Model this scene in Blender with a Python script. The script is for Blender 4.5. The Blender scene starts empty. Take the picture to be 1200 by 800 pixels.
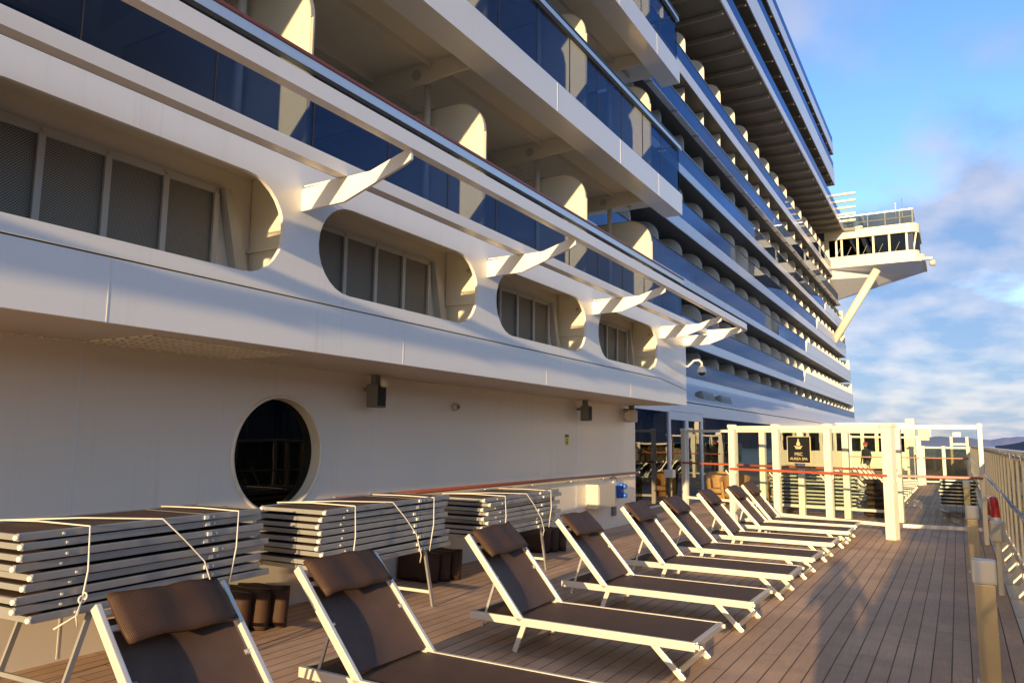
import bpy, bmesh, math, random
from mathutils import Vector, Matrix, Euler
random.seed(7)
R = math.radians
scene = bpy.context.scene
col = scene.collection
K = 0.869
EYE = 1.75
_a = Vector((523, 120.5, 890.)).normalized(); _u = _a.cross(Vector((23., 120.5-5.95, 890.))).normalized()
if _u.y > 0: _u = -_u
_x = _u.cross(_a)*-1
if _x.x < 0: _x = -_x
def mz(m, X):
    # height of a fore-and-aft edge at distance X whose slope in view is m
    d = Vector((523-300., 120.-m*300., 890.)); return EYE + abs(X)*d.dot(_u)/abs(d.dot(_x))
RM = ((0.863, -0.0515, -0.502), (0.502, 0.1173, 0.857), (0.0147, -0.9918, 0.1272))

# ------------------------------------------------------------------ materials
def newmat(name):
    m = bpy.data.materials.new(name); m.use_nodes = True
    nt = m.node_tree; b = nt.nodes['Principled BSDF']
    return m, nt, b
def N(nt, t, **kw):
    n = nt.nodes.new(t)
    for k, v in kw.items():
        if k.startswith('i_'): n.inputs[k[2:]].default_value = v
        else: setattr(n, k, v)
    return n
def paint(name, c, rough=.4, metal=0., var=.06, scale=1.5, bump=0., bscale=60, stretch=(1,1,1), spec=.5, coat=0, streak=0):
    m, nt, b = newmat(name)
    tc = N(nt, 'ShaderNodeTexCoord'); mp = N(nt, 'ShaderNodeMapping'); mp.inputs['Scale'].default_value = stretch
    nt.links.new(tc.outputs['Object'], mp.inputs[0])
    no = N(nt, 'ShaderNodeTexNoise'); no.inputs['Scale'].default_value = scale; no.inputs['Detail'].default_value = 6
    nt.links.new(mp.outputs[0], no.inputs[0])
    mx = N(nt, 'ShaderNodeMix', data_type='RGBA')
    nt.links.new(no.outputs[0], mx.inputs[0])
    mx.inputs[6].default_value = tuple(x*(1-var*1.6) for x in c)+(1,)
    mx.inputs[7].default_value = tuple(min(1, x*(1+var)) for x in c)+(1,)
    cout = mx.outputs[2]
    if streak:
        m3 = N(nt, 'ShaderNodeMapping'); m3.inputs['Scale'].default_value = (9, 9, .35); nt.links.new(tc.outputs['Object'], m3.inputs[0])
        n3 = N(nt, 'ShaderNodeTexNoise'); n3.inputs['Scale'].default_value = 1.; n3.inputs['Detail'].default_value = 7; n3.inputs['Roughness'].default_value = .7; nt.links.new(m3.outputs[0], n3.inputs[0])
        n4 = N(nt, 'ShaderNodeTexNoise'); n4.inputs['Scale'].default_value = .55; n4.inputs['Detail'].default_value = 4; nt.links.new(tc.outputs['Object'], n4.inputs[0])
        r3 = N(nt, 'ShaderNodeMapRange'); r3.inputs[1].default_value = .55; r3.inputs[2].default_value = .78; nt.links.new(n3.outputs[0], r3.inputs[0])
        r4 = N(nt, 'ShaderNodeMapRange'); r4.inputs[1].default_value = .42; r4.inputs[2].default_value = .7; nt.links.new(n4.outputs[0], r4.inputs[0])
        mm_ = N(nt, 'ShaderNodeMath', operation='MULTIPLY'); nt.links.new(r3.outputs[0], mm_.inputs[0]); nt.links.new(r4.outputs[0], mm_.inputs[1])
        ms = N(nt, 'ShaderNodeMath', operation='MULTIPLY'); ms.inputs[1].default_value = streak*2.2; nt.links.new(mm_.outputs[0], ms.inputs[0])
        x3 = N(nt, 'ShaderNodeMix', data_type='RGBA', clamp_factor=True); nt.links.new(ms.outputs[0], x3.inputs[0]); nt.links.new(cout, x3.inputs[6]); x3.inputs[7].default_value = (.50,.40,.27,1)
        cout = x3.outputs[2]
    nt.links.new(cout, b.inputs['Base Color'])
    mr = N(nt, 'ShaderNodeMapRange'); mr.inputs[3].default_value = rough*.8; mr.inputs[4].default_value = min(1, rough*1.25)
    nt.links.new(no.outputs[0], mr.inputs[0]); nt.links.new(mr.outputs[0], b.inputs['Roughness'])
    b.inputs['Metallic'].default_value = metal
    b.inputs['Specular IOR Level'].default_value = spec
    b.inputs['Coat Weight'].default_value = coat; b.inputs['Coat Roughness'].default_value = .12
    if bump:
        n2 = N(nt, 'ShaderNodeTexNoise'); n2.inputs['Scale'].default_value = bscale; n2.inputs['Detail'].default_value = 3
        nt.links.new(mp.outputs[0], n2.inputs[0])
        bp = N(nt, 'ShaderNodeBump'); bp.inputs['Strength'].default_value = bump; bp.inputs['Distance'].default_value = .02
        nt.links.new(n2.outputs[0], bp.inputs['Height']); nt.links.new(bp.outputs[0], b.inputs['Normal'])
    return m
M = {}
M['hull'] = paint('hull_paint', (.80,.79,.74), .30, var=.035, scale=.7, bump=.22, bscale=1.6, stretch=(1,.5,1.5), coat=.25, streak=.22)
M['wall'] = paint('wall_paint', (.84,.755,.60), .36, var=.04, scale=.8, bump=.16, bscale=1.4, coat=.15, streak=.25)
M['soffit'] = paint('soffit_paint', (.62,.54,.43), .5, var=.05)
M['white'] = paint('white_paint', (.80,.76,.66), .4, var=.04)
M['cream'] = paint('cream_panel', (.80,.72,.52), .45, var=.03)
M['ceil'] = paint('ceiling_paint', (.74,.67,.54), .5, var=.05)
M['facade_dark'] = paint('balcony_shade_paint', (.11,.11,.10), .6, var=.2, scale=.6)  # balcony ceiling shade put into the colour; cabin walls stand for dark glass
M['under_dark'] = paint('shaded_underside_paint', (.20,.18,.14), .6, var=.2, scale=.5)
M['rib_paint'] = paint('mid_brown_rib_paint', (.33,.29,.22), .6, var=.2, scale=.8)  # middle brown between the underside and slab paints
M['divider_far'] = paint('divider_laminate', (.80,.76,.62), .5, var=.05)
M['slab_far'] = paint('slab_paint', (.78,.79,.80), .32, var=.04, coat=.2)
M['fence'] = paint('fence_paint', (.82,.75,.60), .42, var=.05, scale=4)
M['rail_wood'] = paint('varnished_wood', (.20,.05,.025), .45, var=.25, scale=9, stretch=(8,1,8), coat=.1)
M['rail_red'] = paint('red_wood', (.42,.09,.035), .3, var=.2, scale=9, coat=.4)
M['alu'] = paint('brushed_aluminium', (.62,.62,.60), .33, metal=.75, var=.06, scale=14)
M['frame'] = paint('lacquered_aluminium', (.70,.65,.54), .30, metal=.25, var=.05, scale=7, coat=.2)
M['frame_end'] = paint('plastic_cap', (.80,.76,.64), .4)
M['dark'] = paint('dark_gap', (.02,.02,.02), .7)
M['grey'] = paint('grey_plastic', (.16,.16,.14), .5)
M['beige_box'] = paint('beige_enamel', (.58,.53,.42), .4)
M['flood_grey'] = paint('olive_grey_enamel', (.20,.20,.15), .45)
M['blue'] = paint('blue_plastic', (.02,.12,.48), .35)
M['yellow'] = paint('yellow_vinyl', (.75,.58,.05), .4)
M['black'] = paint('black_vinyl', (.012,.012,.012), .4)
M['red'] = paint('red_plastic', (.60,.03,.02), .35, var=.1, scale=9)
M['reflective'] = paint('white_band', (.8,.8,.78), .3)
M['gold'] = paint('gold_print', (.62,.50,.27), .4)
M['rope'] = paint('white_cord', (.72,.68,.58), .8, bump=.4, bscale=300)
M['grille_frame'] = paint('grille_frame_paint', (.50,.46,.38), .5)
M['wicker_tan'] = paint('tan_wicker', (.52,.28,.10), .6, var=.25, scale=30, bump=.6, bscale=90)
M['steel'] = paint('polished_steel', (.70,.70,.70), .16, metal=1., var=.05)
M['brass_post'] = paint('glazed_post', (.62,.50,.30), .25, metal=.4, var=.25, scale=2.5, stretch=(1,1,.6))
M['coat'] = paint('dark_coat', (.03,.03,.035), .8)
M['skin'] = paint('skin', (.55,.34,.25), .5)
M['jeans'] = paint('denim', (.04,.06,.12), .8)
M['hair'] = paint('hair', (.04,.025,.015), .6)

def wicker(name, c1, c2, s, bump=.7, rough=.38, axes=(0,1)):
    m, nt, b = newmat(name)
    tc = N(nt, 'ShaderNodeTexCoord')
    sp = N(nt, 'ShaderNodeSeparateXYZ'); nt.links.new(tc.outputs['Object'], sp.inputs[0])
    outs = []
    for ax in axes:
        mu = N(nt, 'ShaderNodeMath', operation='MULTIPLY'); mu.inputs[1].default_value = s
        nt.links.new(sp.outputs[ax], mu.inputs[0])
        si = N(nt, 'ShaderNodeMath', operation='SINE'); nt.links.new(mu.outputs[0], si.inputs[0]); outs.append(si)
    pr = N(nt, 'ShaderNodeMath', operation='MULTIPLY')
    nt.links.new(outs[0].outputs[0], pr.inputs[0]); nt.links.new(outs[1].outputs[0], pr.inputs[1])
    mr = N(nt, 'ShaderNodeMapRange'); mr.inputs[1].default_value = -1
    nt.links.new(pr.outputs[0], mr.inputs[0])
    no = N(nt, 'ShaderNodeTexNoise'); no.inputs['Scale'].default_value = 5; no.inputs['Detail'].default_value = 6
    nt.links.new(tc.outputs['Object'], no.inputs[0])
    mx = N(nt, 'ShaderNodeMix', data_type='RGBA'); nt.links.new(mr.outputs[0], mx.inputs[0])
    mx.inputs[6].default_value = c1+(1,); mx.inputs[7].default_value = c2+(1,)
    m2 = N(nt, 'ShaderNodeMix', data_type='RGBA', blend_type='MULTIPLY'); m2.inputs[0].default_value = .5
    nt.links.new(mx.outputs[2], m2.inputs[6]); nt.links.new(no.outputs[0], m2.inputs[7])
    nt.links.new(m2.outputs[2], b.inputs['Base Color'])
    b.inputs['Roughness'].default_value = rough; b.inputs['Specular IOR Level'].default_value = .25
    bp = N(nt, 'ShaderNodeBump'); bp.inputs['Strength'].default_value = bump; bp.inputs['Distance'].default_value = .003
    nt.links.new(mr.outputs[0], bp.inputs['Height']); nt.links.new(bp.outputs[0], b.inputs['Normal'])
    return m
M['pillow'] = wicker('woven_brown_vinyl', (.040,.020,.012), (.135,.072,.040), 520, .8, .52)
M['sling'] = wicker('brown_mesh_fabric', (.080,.046,.031), (.165,.098,.064), 900, .3, .6)

def glassmat(name, tint, gloss, ior=1.5, boost=0., rough=.01, cap=1.):
    m = bpy.data.materials.new(name); m.use_nodes = True; nt = m.node_tree; nt.nodes.clear()
    o = N(nt, 'ShaderNodeOutputMaterial'); tr = N(nt, 'ShaderNodeBsdfTransparent'); gl = N(nt, 'ShaderNodeBsdfGlossy')
    tr.inputs[0].default_value = tint+(1,); gl.inputs[0].default_value = gloss+(1,); gl.inputs['Roughness'].default_value = rough
    fr = N(nt, 'ShaderNodeFresnel'); fr.inputs[0].default_value = ior
    ad = N(nt, 'ShaderNodeMath', operation='ADD', use_clamp=True); ad.inputs[1].default_value = boost
    nt.links.new(fr.outputs[0], ad.inputs[0])
    mi = N(nt, 'ShaderNodeMath', operation='MINIMUM'); mi.inputs[1].default_value = cap; nt.links.new(ad.outputs[0], mi.inputs[0]); ad = mi
    tc = N(nt, 'ShaderNodeTexCoord'); no = N(nt, 'ShaderNodeTexNoise'); no.inputs['Scale'].default_value = .9
    nt.links.new(tc.outputs['Object'], no.inputs[0])
    bp = N(nt, 'ShaderNodeBump'); bp.inputs['Strength'].default_value = .05; bp.inputs['Distance'].default_value = .05
    nt.links.new(no.outputs[0], bp.inputs['Height']); nt.links.new(bp.outputs[0], gl.inputs['Normal'])
    mx = N(nt, 'ShaderNodeMixShader')
    nt.links.new(ad.outputs[0], mx.inputs[0]); nt.links.new(tr.outputs[0], mx.inputs[1]); nt.links.new(gl.outputs[0], mx.inputs[2])
    nt.links.new(mx.outputs[0], o.inputs[0])
    return m
M['glass_blue'] = glassmat('blue_tinted_glass', (.50,.55,.62), (.26,.32,.46), 1.42, .0, cap=.34)
M['glass_far'] = glassmat('blue_reflecting_glass', (.34,.39,.47), (.42,.52,.78), 1.5, .05)
M['glass_dark'] = glassmat('dark_window_glass', (.12,.12,.12), (.80,.82,.85), 1.5, .16)
M['glass_clear'] = glassmat('clear_screen_glass', (.93,.95,.92), (.8,.8,.8), 1.35, .0, cap=.2)
M['glass_smoke'] = glassmat('smoked_screen_glass', (.55,.52,.42), (.8,.8,.75), 1.5, .03, cap=.5)
M['glass_bridge'] = glassmat('bridge_window_glass', (.10,.12,.11), (.20,.24,.24), 1.5, .1)
M['glass_port'] = glassmat('porthole_glass', (.02,.022,.018), (.45,.45,.40), 1.45, .03)

def meshmat():
    m, nt, b = newmat('woven_wire_mesh')
    tc = N(nt, 'ShaderNodeTexCoord'); sp = N(nt, 'ShaderNodeSeparateXYZ'); nt.links.new(tc.outputs['Object'], sp.inputs[0])
    res = []
    for op in ('ADD','SUBTRACT'):
        a = N(nt, 'ShaderNodeMath', operation=op); nt.links.new(sp.outputs[1], a.inputs[0]); nt.links.new(sp.outputs[2], a.inputs[1])
        mu = N(nt, 'ShaderNodeMath', operation='MULTIPLY'); mu.inputs[1].default_value = 300.; nt.links.new(a.outputs[0], mu.inputs[0])
        s = N(nt, 'ShaderNodeMath', operation='SINE'); nt.links.new(mu.outputs[0], s.inputs[0])
        res.append(s)
    mxm = N(nt, 'ShaderNodeMath', operation='MAXIMUM'); nt.links.new(res[0].outputs[0], mxm.inputs[0]); nt.links.new(res[1].outputs[0], mxm.inputs[1])
    gt = N(nt, 'ShaderNodeMapRange'); gt.inputs[1].default_value = .45; gt.inputs[2].default_value = .85; nt.links.new(mxm.outputs[0], gt.inputs[0])
    mx = N(nt, 'ShaderNodeMix', data_type='RGBA'); nt.links.new(gt.outputs[0], mx.inputs[0])
    mx.inputs[6].default_value = (.035,.03,.022,1); mx.inputs[7].default_value = (.36,.32,.24,1)
    nt.links.new(mx.outputs[2], b.inputs['Base Color']); b.inputs['Roughness'].default_value = .6
    return m
M['mesh'] = meshmat()

def deckmat():
    m, nt, b = newmat('composite_deck_planks')
    L = nt.links.new
    tc = N(nt, 'ShaderNodeTexCoord'); sp = N(nt, 'ShaderNodeSeparateXYZ'); L(tc.outputs['Object'], sp.inputs[0])
    dv = N(nt, 'ShaderNodeMath', operation='DIVIDE'); dv.inputs[1].default_value = .137; L(sp.outputs[0], dv.inputs[0])
    fl = N(nt, 'ShaderNodeMath', operation='FLOOR'); L(dv.outputs[0], fl.inputs[0])
    fr = N(nt, 'ShaderNodeMath', operation='FRACT'); L(dv.outputs[0], fr.inputs[0])
    # seam mask
    a = N(nt, 'ShaderNodeMath', operation='SUBTRACT'); a.inputs[1].default_value = .5; L(fr.outputs[0], a.inputs[0])
    ab = N(nt, 'ShaderNodeMath', operation='ABSOLUTE'); L(a.outputs[0], ab.inputs[0])
    seam = N(nt, 'ShaderNodeMapRange'); seam.inputs[1].default_value = .455; seam.inputs[2].default_value = .475; L(ab.outputs[0], seam.inputs[0])
    # butt joints
    wn = N(nt, 'ShaderNodeTexWhiteNoise', noise_dimensions='1D'); L(fl.outputs[0], wn.inputs[1])
    sh = N(nt, 'ShaderNodeMath', operation='MULTIPLY_ADD'); sh.inputs[1].default_value = 1/2.9; L(sp.outputs[1], sh.inputs[0]); L(wn.outputs[0], sh.inputs[2])
    fy = N(nt, 'ShaderNodeMath', operation='FRACT'); L(sh.outputs[0], fy.inputs[0])
    jn = N(nt, 'ShaderNodeMath', operation='LESS_THAN'); jn.inputs[1].default_value = .002; L(fy.outputs[0], jn.inputs[0])
    sm = N(nt, 'ShaderNodeMath', operation='MAXIMUM'); L(seam.outputs[0], sm.inputs[0]); L(jn.outputs[0], sm.inputs[1])
    # plank id tint
    fy2 = N(nt, 'ShaderNodeMath', operation='FLOOR'); L(sh.outputs[0], fy2.inputs[0])
    cb = N(nt, 'ShaderNodeCombineXYZ'); L(fl.outputs[0], cb.inputs[0]); L(fy2.outputs[0], cb.inputs[1])
    w2 = N(nt, 'ShaderNodeTexWhiteNoise', noise_dimensions='3D'); L(cb.outputs[0], w2.inputs[0])
    mp = N(nt, 'ShaderNodeMapping'); mp.inputs['Scale'].default_value = (30, 1.2, 1); L(tc.outputs['Object'], mp.inputs[0])
    gr = N(nt, 'ShaderNodeTexNoise'); gr.inputs['Scale'].default_value = 3; gr.inputs['Detail'].default_value = 8; L(mp.outputs[0], gr.inputs[0])
    st = N(nt, 'ShaderNodeTexNoise'); st.inputs['Scale'].default_value = .9; st.inputs['Detail'].default_value = 9; st.inputs['Roughness'].default_value = .65; L(tc.outputs['Object'], st.inputs[0])
    c1 = N(nt, 'ShaderNodeMix', data_type='RGBA'); L(w2.outputs[0], c1.inputs[0]); c1.inputs[6].default_value = (.55,.350,.210,1); c1.inputs[7].default_value = (.66,.435,.275,1)
    g2 = N(nt, 'ShaderNodeMapRange'); g2.inputs[3].default_value = .72; g2.inputs[4].default_value = 1.22; L(gr.outputs[0], g2.inputs[0])
    c2 = N(nt, 'ShaderNodeMix', data_type='RGBA', blend_type='MULTIPLY'); c2.inputs[0].default_value = 1; L(c1.outputs[2], c2.inputs[6]); L(g2.outputs[0], c2.inputs[7])
    s2 = N(nt, 'ShaderNodeMapRange'); s2.inputs[1].default_value = .40; s2.inputs[2].default_value = .66; s2.inputs[3].default_value = .78; s2.inputs[4].default_value = 1.10; L(st.outputs[0], s2.inputs[0])
    c3 = N(nt, 'ShaderNodeMix', data_type='RGBA', blend_type='MULTIPLY'); c3.inputs[0].default_value = 1; L(c2.outputs[2], c3.inputs[6]); L(s2.outputs[0], c3.inputs[7])
    wp = N(nt, 'ShaderNodeTexNoise'); wp.inputs['Scale'].default_value = 2.3; wp.inputs['Detail'].default_value = 11; wp.inputs['Roughness'].default_value = .72; wp.inputs['Distortion'].default_value = .6; L(tc.outputs['Object'], wp.inputs[0])
    w3 = N(nt, 'ShaderNodeMapRange'); w3.inputs[1].default_value = .60; w3.inputs[2].default_value = .72; w3.inputs[3].default_value = 1.; w3.inputs[4].default_value = .62; L(wp.outputs[0], w3.inputs[0])
    cw = N(nt, 'ShaderNodeMix', data_type='RGBA', blend_type='MULTIPLY'); cw.inputs[0].default_value = 1; L(c3.outputs[2], cw.inputs[6]); L(w3.outputs[0], cw.inputs[7]); c3 = cw
    # pale scuffs
    sc = N(nt, 'ShaderNodeTexNoise'); sc.inputs['Scale'].default_value = 4.5; sc.inputs['Detail'].default_value = 12; sc.inputs['Roughness'].default_value = .8; L(tc.outputs['Object'], sc.inputs[0])
    s3 = N(nt, 'ShaderNodeMapRange'); s3.inputs[1].default_value = .66; s3.inputs[2].default_value = .80; s3.inputs[4].default_value = .5; L(sc.outputs[0], s3.inputs[0])
    c5 = N(nt, 'ShaderNodeMix', data_type='RGBA'); L(s3.outputs[0], c5.inputs[0]); L(c3.outputs[2], c5.inputs[6]); c5.inputs[7].default_value = (.5,.42,.34,1)
    c4 = N(nt, 'ShaderNodeMix', data_type='RGBA'); L(sm.outputs[0], c4.inputs[0]); L(c5.outputs[2], c4.inputs[6]); c4.inputs[7].default_value = (.085,.05,.03,1)
    L(c4.outputs[2], b.inputs['Base Color'])
    rr = N(nt, 'ShaderNodeMapRange'); rr.inputs[3].default_value = .5; rr.inputs[4].default_value = .75; b.inputs['Specular IOR Level'].default_value = .25; L(st.outputs[0], rr.inputs[0]); L(rr.outputs[0], b.inputs['Roughness'])
    iv = N(nt, 'ShaderNodeMath', operation='MULTIPLY_ADD'); iv.inputs[1].default_value = -3.; L(sm.outputs[0], iv.inputs[0]); L(gr.outputs[0], iv.inputs[2])
    bp = N(nt, 'ShaderNodeBump'); bp.inputs['Strength'].default_value = .35; bp.inputs['Distance'].default_value = .004; L(iv.outputs[0], bp.inputs['Height']); L(bp.outputs[0], b.inputs['Normal'])
    return m
M['deck'] = deckmat()

# ------------------------------------------------------------------ mesh helpers
class MB:
    def __init__(s): s.bm = bmesh.new()
    def box(s, c, d, rot=None, bev=0.):
        r = bmesh.ops.create_cube(s.bm, size=1.)
        vs = r['verts']
        mt = Matrix.Translation(Vector(c)) @ ((rot if isinstance(rot, Matrix) else Euler(rot).to_matrix().to_4x4()) if rot is not None else Matrix.Identity(4)) @ Matrix.Diagonal((*d, 1))
        bmesh.ops.transform(s.bm, matrix=mt, verts=vs)
        if bev:
            es = list({e for v in vs for e in v.link_edges})
            bmesh.ops.bevel(s.bm, geom=es, offset=bev, segments=2, affect='EDGES', profile=.6)
        return s
    def b2(s, x0, x1, y0, y1, z0, z1, bev=0.):
        return s.box(((x0+x1)/2,(y0+y1)/2,(z0+z1)/2), (abs(x1-x0),abs(y1-y0),abs(z1-z0)), bev=bev)
    def prism(s, pts, vec):
        """closed polygon pts (3d) extruded by vec"""
        v0 = [s.bm.verts.new(p) for p in pts]; v1 = [s.bm.verts.new(Vector(p)+Vector(vec)) for p in pts]
        s.bm.faces.new(v0[::-1]); s.bm.faces.new(v1)
        n = len(pts)
        for i in range(n): s.bm.faces.new((v0[i], v0[(i+1)%n], v1[(i+1)%n], v1[i]))
        return s
    def bar(s, a, b, w, h, up=(0,0,1), bev=0.):
        a = Vector(a); b = Vector(b); d = b-a; L = d.length; d.normalize()
        u = Vector(up); x = d.cross(u)
        if x.length < 1e-4: x = Vector((1,0,0))
        x.normalize(); u = x.cross(d).normalized()
        m = Matrix((x, d, u)).transposed().to_4x4(); m.translation = (a+b)/2
        r = bmesh.ops.create_cube(s.bm, size=1.)
        bmesh.ops.transform(s.bm, matrix=m @ Matrix.Diagonal((w, L, h, 1)), verts=r['verts'])
        if bev:
            es = list({e for v in r['verts'] for e in v.link_edges})
            bmesh.ops.bevel(s.bm, geom=es, offset=bev, segments=2, affect='EDGES', profile=.6)
        return s
    def tube(s, path, r, n=10, caps=True):
        P = [Vector(p) for p in path]; rings = []
        rr = r if isinstance(r, (list, tuple)) else [r]*len(P)
        px = None
        for i, p in enumerate(P):
            t = (P[min(i+1, len(P)-1)]-P[max(i-1, 0)]).normalized()
            if px is None:
                px = t.cross(Vector((0,0,1)))
                if px.length < 1e-3: px = t.cross(Vector((1,0,0)))
            else: px = px - t*px.dot(t)
            px.normalize(); py = t.cross(px)
            rings.append([s.bm.verts.new(p+px*math.cos(2*math.pi*k/n)*rr[i]+py*math.sin(2*math.pi*k/n)*rr[i]) for k in range(n)])
        for a, b in zip(rings, rings[1:]):
            for k in range(n):
                f = s.bm.faces.new((a[k], b[k], b[(k+1)%n], a[(k+1)%n])); f.smooth = True
        if caps: s.bm.faces.new(rings[0]); s.bm.faces.new(rings[-1][::-1])
        return s
    def sweep(s, path, w, h):
        """rectangular section swept on a horizontal path"""
        P = [Vector(p) for p in path]; rings = []
        for i, p in enumerate(P):
            t = (P[min(i+1, len(P)-1)]-P[max(i-1, 0)]); t.z = 0; t.normalize()
            x = Vector((t.y, -t.x, 0))
            rings.append([s.bm.verts.new(p+x*a*w/2+Vector((0,0,1))*c*h/2) for a, c in ((-1,-1),(1,-1),(1,1),(-1,1))])
        for a, b in zip(rings, rings[1:]):
            for k in range(4): s.bm.faces.new((a[k], b[k], b[(k+1)%4], a[(k+1)%4]))
        s.bm.faces.new(rings[0]); s.bm.faces.new(rings[-1][::-1])
        return s
    def torus(s, c, R0, r, axis='X', n=36, k=12, a0=0, a1=2*math.pi):
        c = Vector(c); pts = []
        full = abs(a1-a0-2*math.pi) < 1e-6
        for i in range(n+(0 if full else 1)):
            a = a0+(a1-a0)*i/n
            u = Vector((0, math.cos(a), math.sin(a))) if axis == 'X' else Vector((math.cos(a), 0, math.sin(a))) if axis == 'Y' else Vector((math.cos(a), math.sin(a), 0))
            w = Vector((1,0,0)) if axis == 'X' else Vector((0,1,0)) if axis == 'Y' else Vector((0,0,1))
            pts.append([s.bm.verts.new(c+u*(R0+r*math.cos(2*math.pi*j/k))+w*r*math.sin(2*math.pi*j/k)) for j in range(k)])
        m = len(pts)
        for i in range(m if full else m-1):
            a = pts[i]; b = pts[(i+1)%m]
            for j in range(k):
                f = s.bm.faces.new((a[j], b[j], b[(j+1)%k], a[(j+1)%k])); f.smooth = True
        return s
    def lathe(s, c, prof, n=20, axis='Z'):
        c = Vector(c); rings = []
        for r, z in prof:
            ring = []
            for k in range(n):
                a = 2*math.pi*k/n
                if axis == 'Z': p = (r*math.cos(a), r*math.sin(a), z)
                elif axis == 'X': p = (z, r*math.cos(a), r*math.sin(a))
                else: p = (r*math.cos(a), z, r*math.sin(a))
                ring.append(s.bm.verts.new(c+Vector(p)))
            rings.append(ring)
        for a, b in zip(rings, rings[1:]):
            for k in range(n):
                f = s.bm.faces.new((a[k], a[(k+1)%n], b[(k+1)%n], b[k])); f.smooth = True
        s.bm.faces.new(rings[0][::-1]); s.bm.faces.new(rings[-1])
        return s
    def build(s, name, mat, parent=None, smooth=False):
        bmesh.ops.recalc_face_normals(s.bm, faces=s.bm.faces[:])
        me = bpy.data.meshes.new(name); s.bm.to_mesh(me); s.bm.free()
        if isinstance(mat, str): mat = M[mat]
        me.materials.append(mat)
        if smooth:
            for p in me.polygons: p.use_smooth = True
        o = bpy.data.objects.new(name, me); col.objects.link(o)
        if parent: o.parent = parent
        return o
def tag(o, label=None, cat=None, group=None, kind=None):
    if label: o['label'] = label
    if cat: o['category'] = cat
    if group: o['group'] = group
    if kind: o['kind'] = kind
    return o
def empty(name, loc=(0,0,0), rz=0, **kw):
    o = bpy.data.objects.new(name, None); col.objects.link(o); o.location = loc; o.rotation_euler = (0,0,rz); o.empty_display_size = .1
    return tag(o, **kw)
def W(o, root):
    """mesh was built in world coordinates: keep it there under a root that stands elsewhere (roots unrotated)"""
    o.parent = root
    for v in o.data.vertices: v.co -= root.location
    return o
def copy_tree(o, parent=None):
    c = o.copy(); col.objects.link(c)
    if parent: c.parent = parent
    for ch in list(o.children): copy_tree(ch, c)
    return c
def plate(name, outer, holes, thick, plane_x, mat, parent=None):
    """plate in a plane of constant x; outer/holes lists of (y,z); true holes"""
    cu = bpy.data.curves.new('tmp', 'CURVE'); cu.dimensions = '2D'; cu.fill_mode = 'BOTH'; cu.extrude = thick/2
    for loop in [outer]+holes:
        sp = cu.splines.new('POLY'); sp.points.add(len(loop)-1); sp.use_cyclic_u = True
        for i, (y, z) in enumerate(loop): sp.points[i].co = (y, z, 0, 1)
    t = bpy.data.objects.new('tmp', cu); col.objects.link(t)
    dg = bpy.context.evaluated_depsgraph_get(); dg.update()
    me = bpy.data.meshes.new_from_object(t.evaluated_get(dg))
    bpy.data.objects.remove(t); bpy.data.curves.remove(cu)
    for v in me.vertices:
        y, z, x = v.co; v.co = (plane_x+x, y, z)
    me.name = name; me.materials.clear(); me.materials.append(M[mat] if isinstance(mat, str) else mat)
    o = bpy.data.objects.new(name, me); col.objects.link(o)
    if parent: o.parent = parent
    return o
def stadium(y0, y1, z0, z1, n=14):
    r = (z1-z0)/2; zc = (z0+z1)/2; pts = []
    for i in range(n+1):
        a = -math.pi/2+math.pi*i/n; pts.append((y1-r+r*math.cos(a)*1., zc+r*math.sin(a)))
    for i in range(n+1):
        a = math.pi/2+math.pi*i/n; pts.append((y0+r+r*math.cos(a)*1., zc+r*math.sin(a)))
    return pts
def text(name, s, size, mat, parent, mtx, ext=.002):
    cu = bpy.data.curves.new('tmp', 'FONT'); cu.body = s; cu.size = size; cu.align_x = 'CENTER'; cu.extrude = ext
    t = bpy.data.objects.new('tmp', cu); col.objects.link(t)
    dg = bpy.context.evaluated_depsgraph_get(); dg.update()
    me = bpy.data.meshes.new_from_object(t.evaluated_get(dg)); bpy.data.objects.remove(t); bpy.data.curves.remove(cu)
    me.transform(mtx); me.materials.clear(); me.materials.append(M[mat])
    o = bpy.data.objects.new(name, me); col.objects.link(o); o.parent = parent
    return o

# ------------------------------------------------------------------ setting
deck = MB().b2(-14, .42, -14, 100, -.25, 0).build('deck', 'deck'); tag(deck, kind='structure')
gut = MB().b2(.42, .74, -14, 100, -.25, -.06).build('deck_gutter', 'fence'); tag(gut, kind='structure')
mm, nt, b = newmat('sea_water'); b.inputs['Base Color'].default_value = (.015,.035,.06,1); b.inputs['Roughness'].default_value = .15
tc = N(nt,'ShaderNodeTexCoord'); no = N(nt,'ShaderNodeTexNoise'); no.inputs['Scale'].default_value = .15; no.inputs['Detail'].default_value = 8
nt.links.new(tc.outputs['Object'], no.inputs[0]); bp = N(nt,'ShaderNodeBump'); bp.inputs['Strength'].default_value = .6; bp.inputs['Distance'].default_value = 1.
nt.links.new(no.outputs[0], bp.inputs['Height']); nt.links.new(bp.outputs[0], b.inputs['Normal'])
s = MB(); vs = [s.bm.verts.new(p) for p in ((-30000,-30000,-20),(30000,-30000,-20),(30000,30000,-20),(-30000,30000,-20))]; s.bm.faces.new(vs)
tag(s.build('sea', mm), kind='structure')
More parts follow.
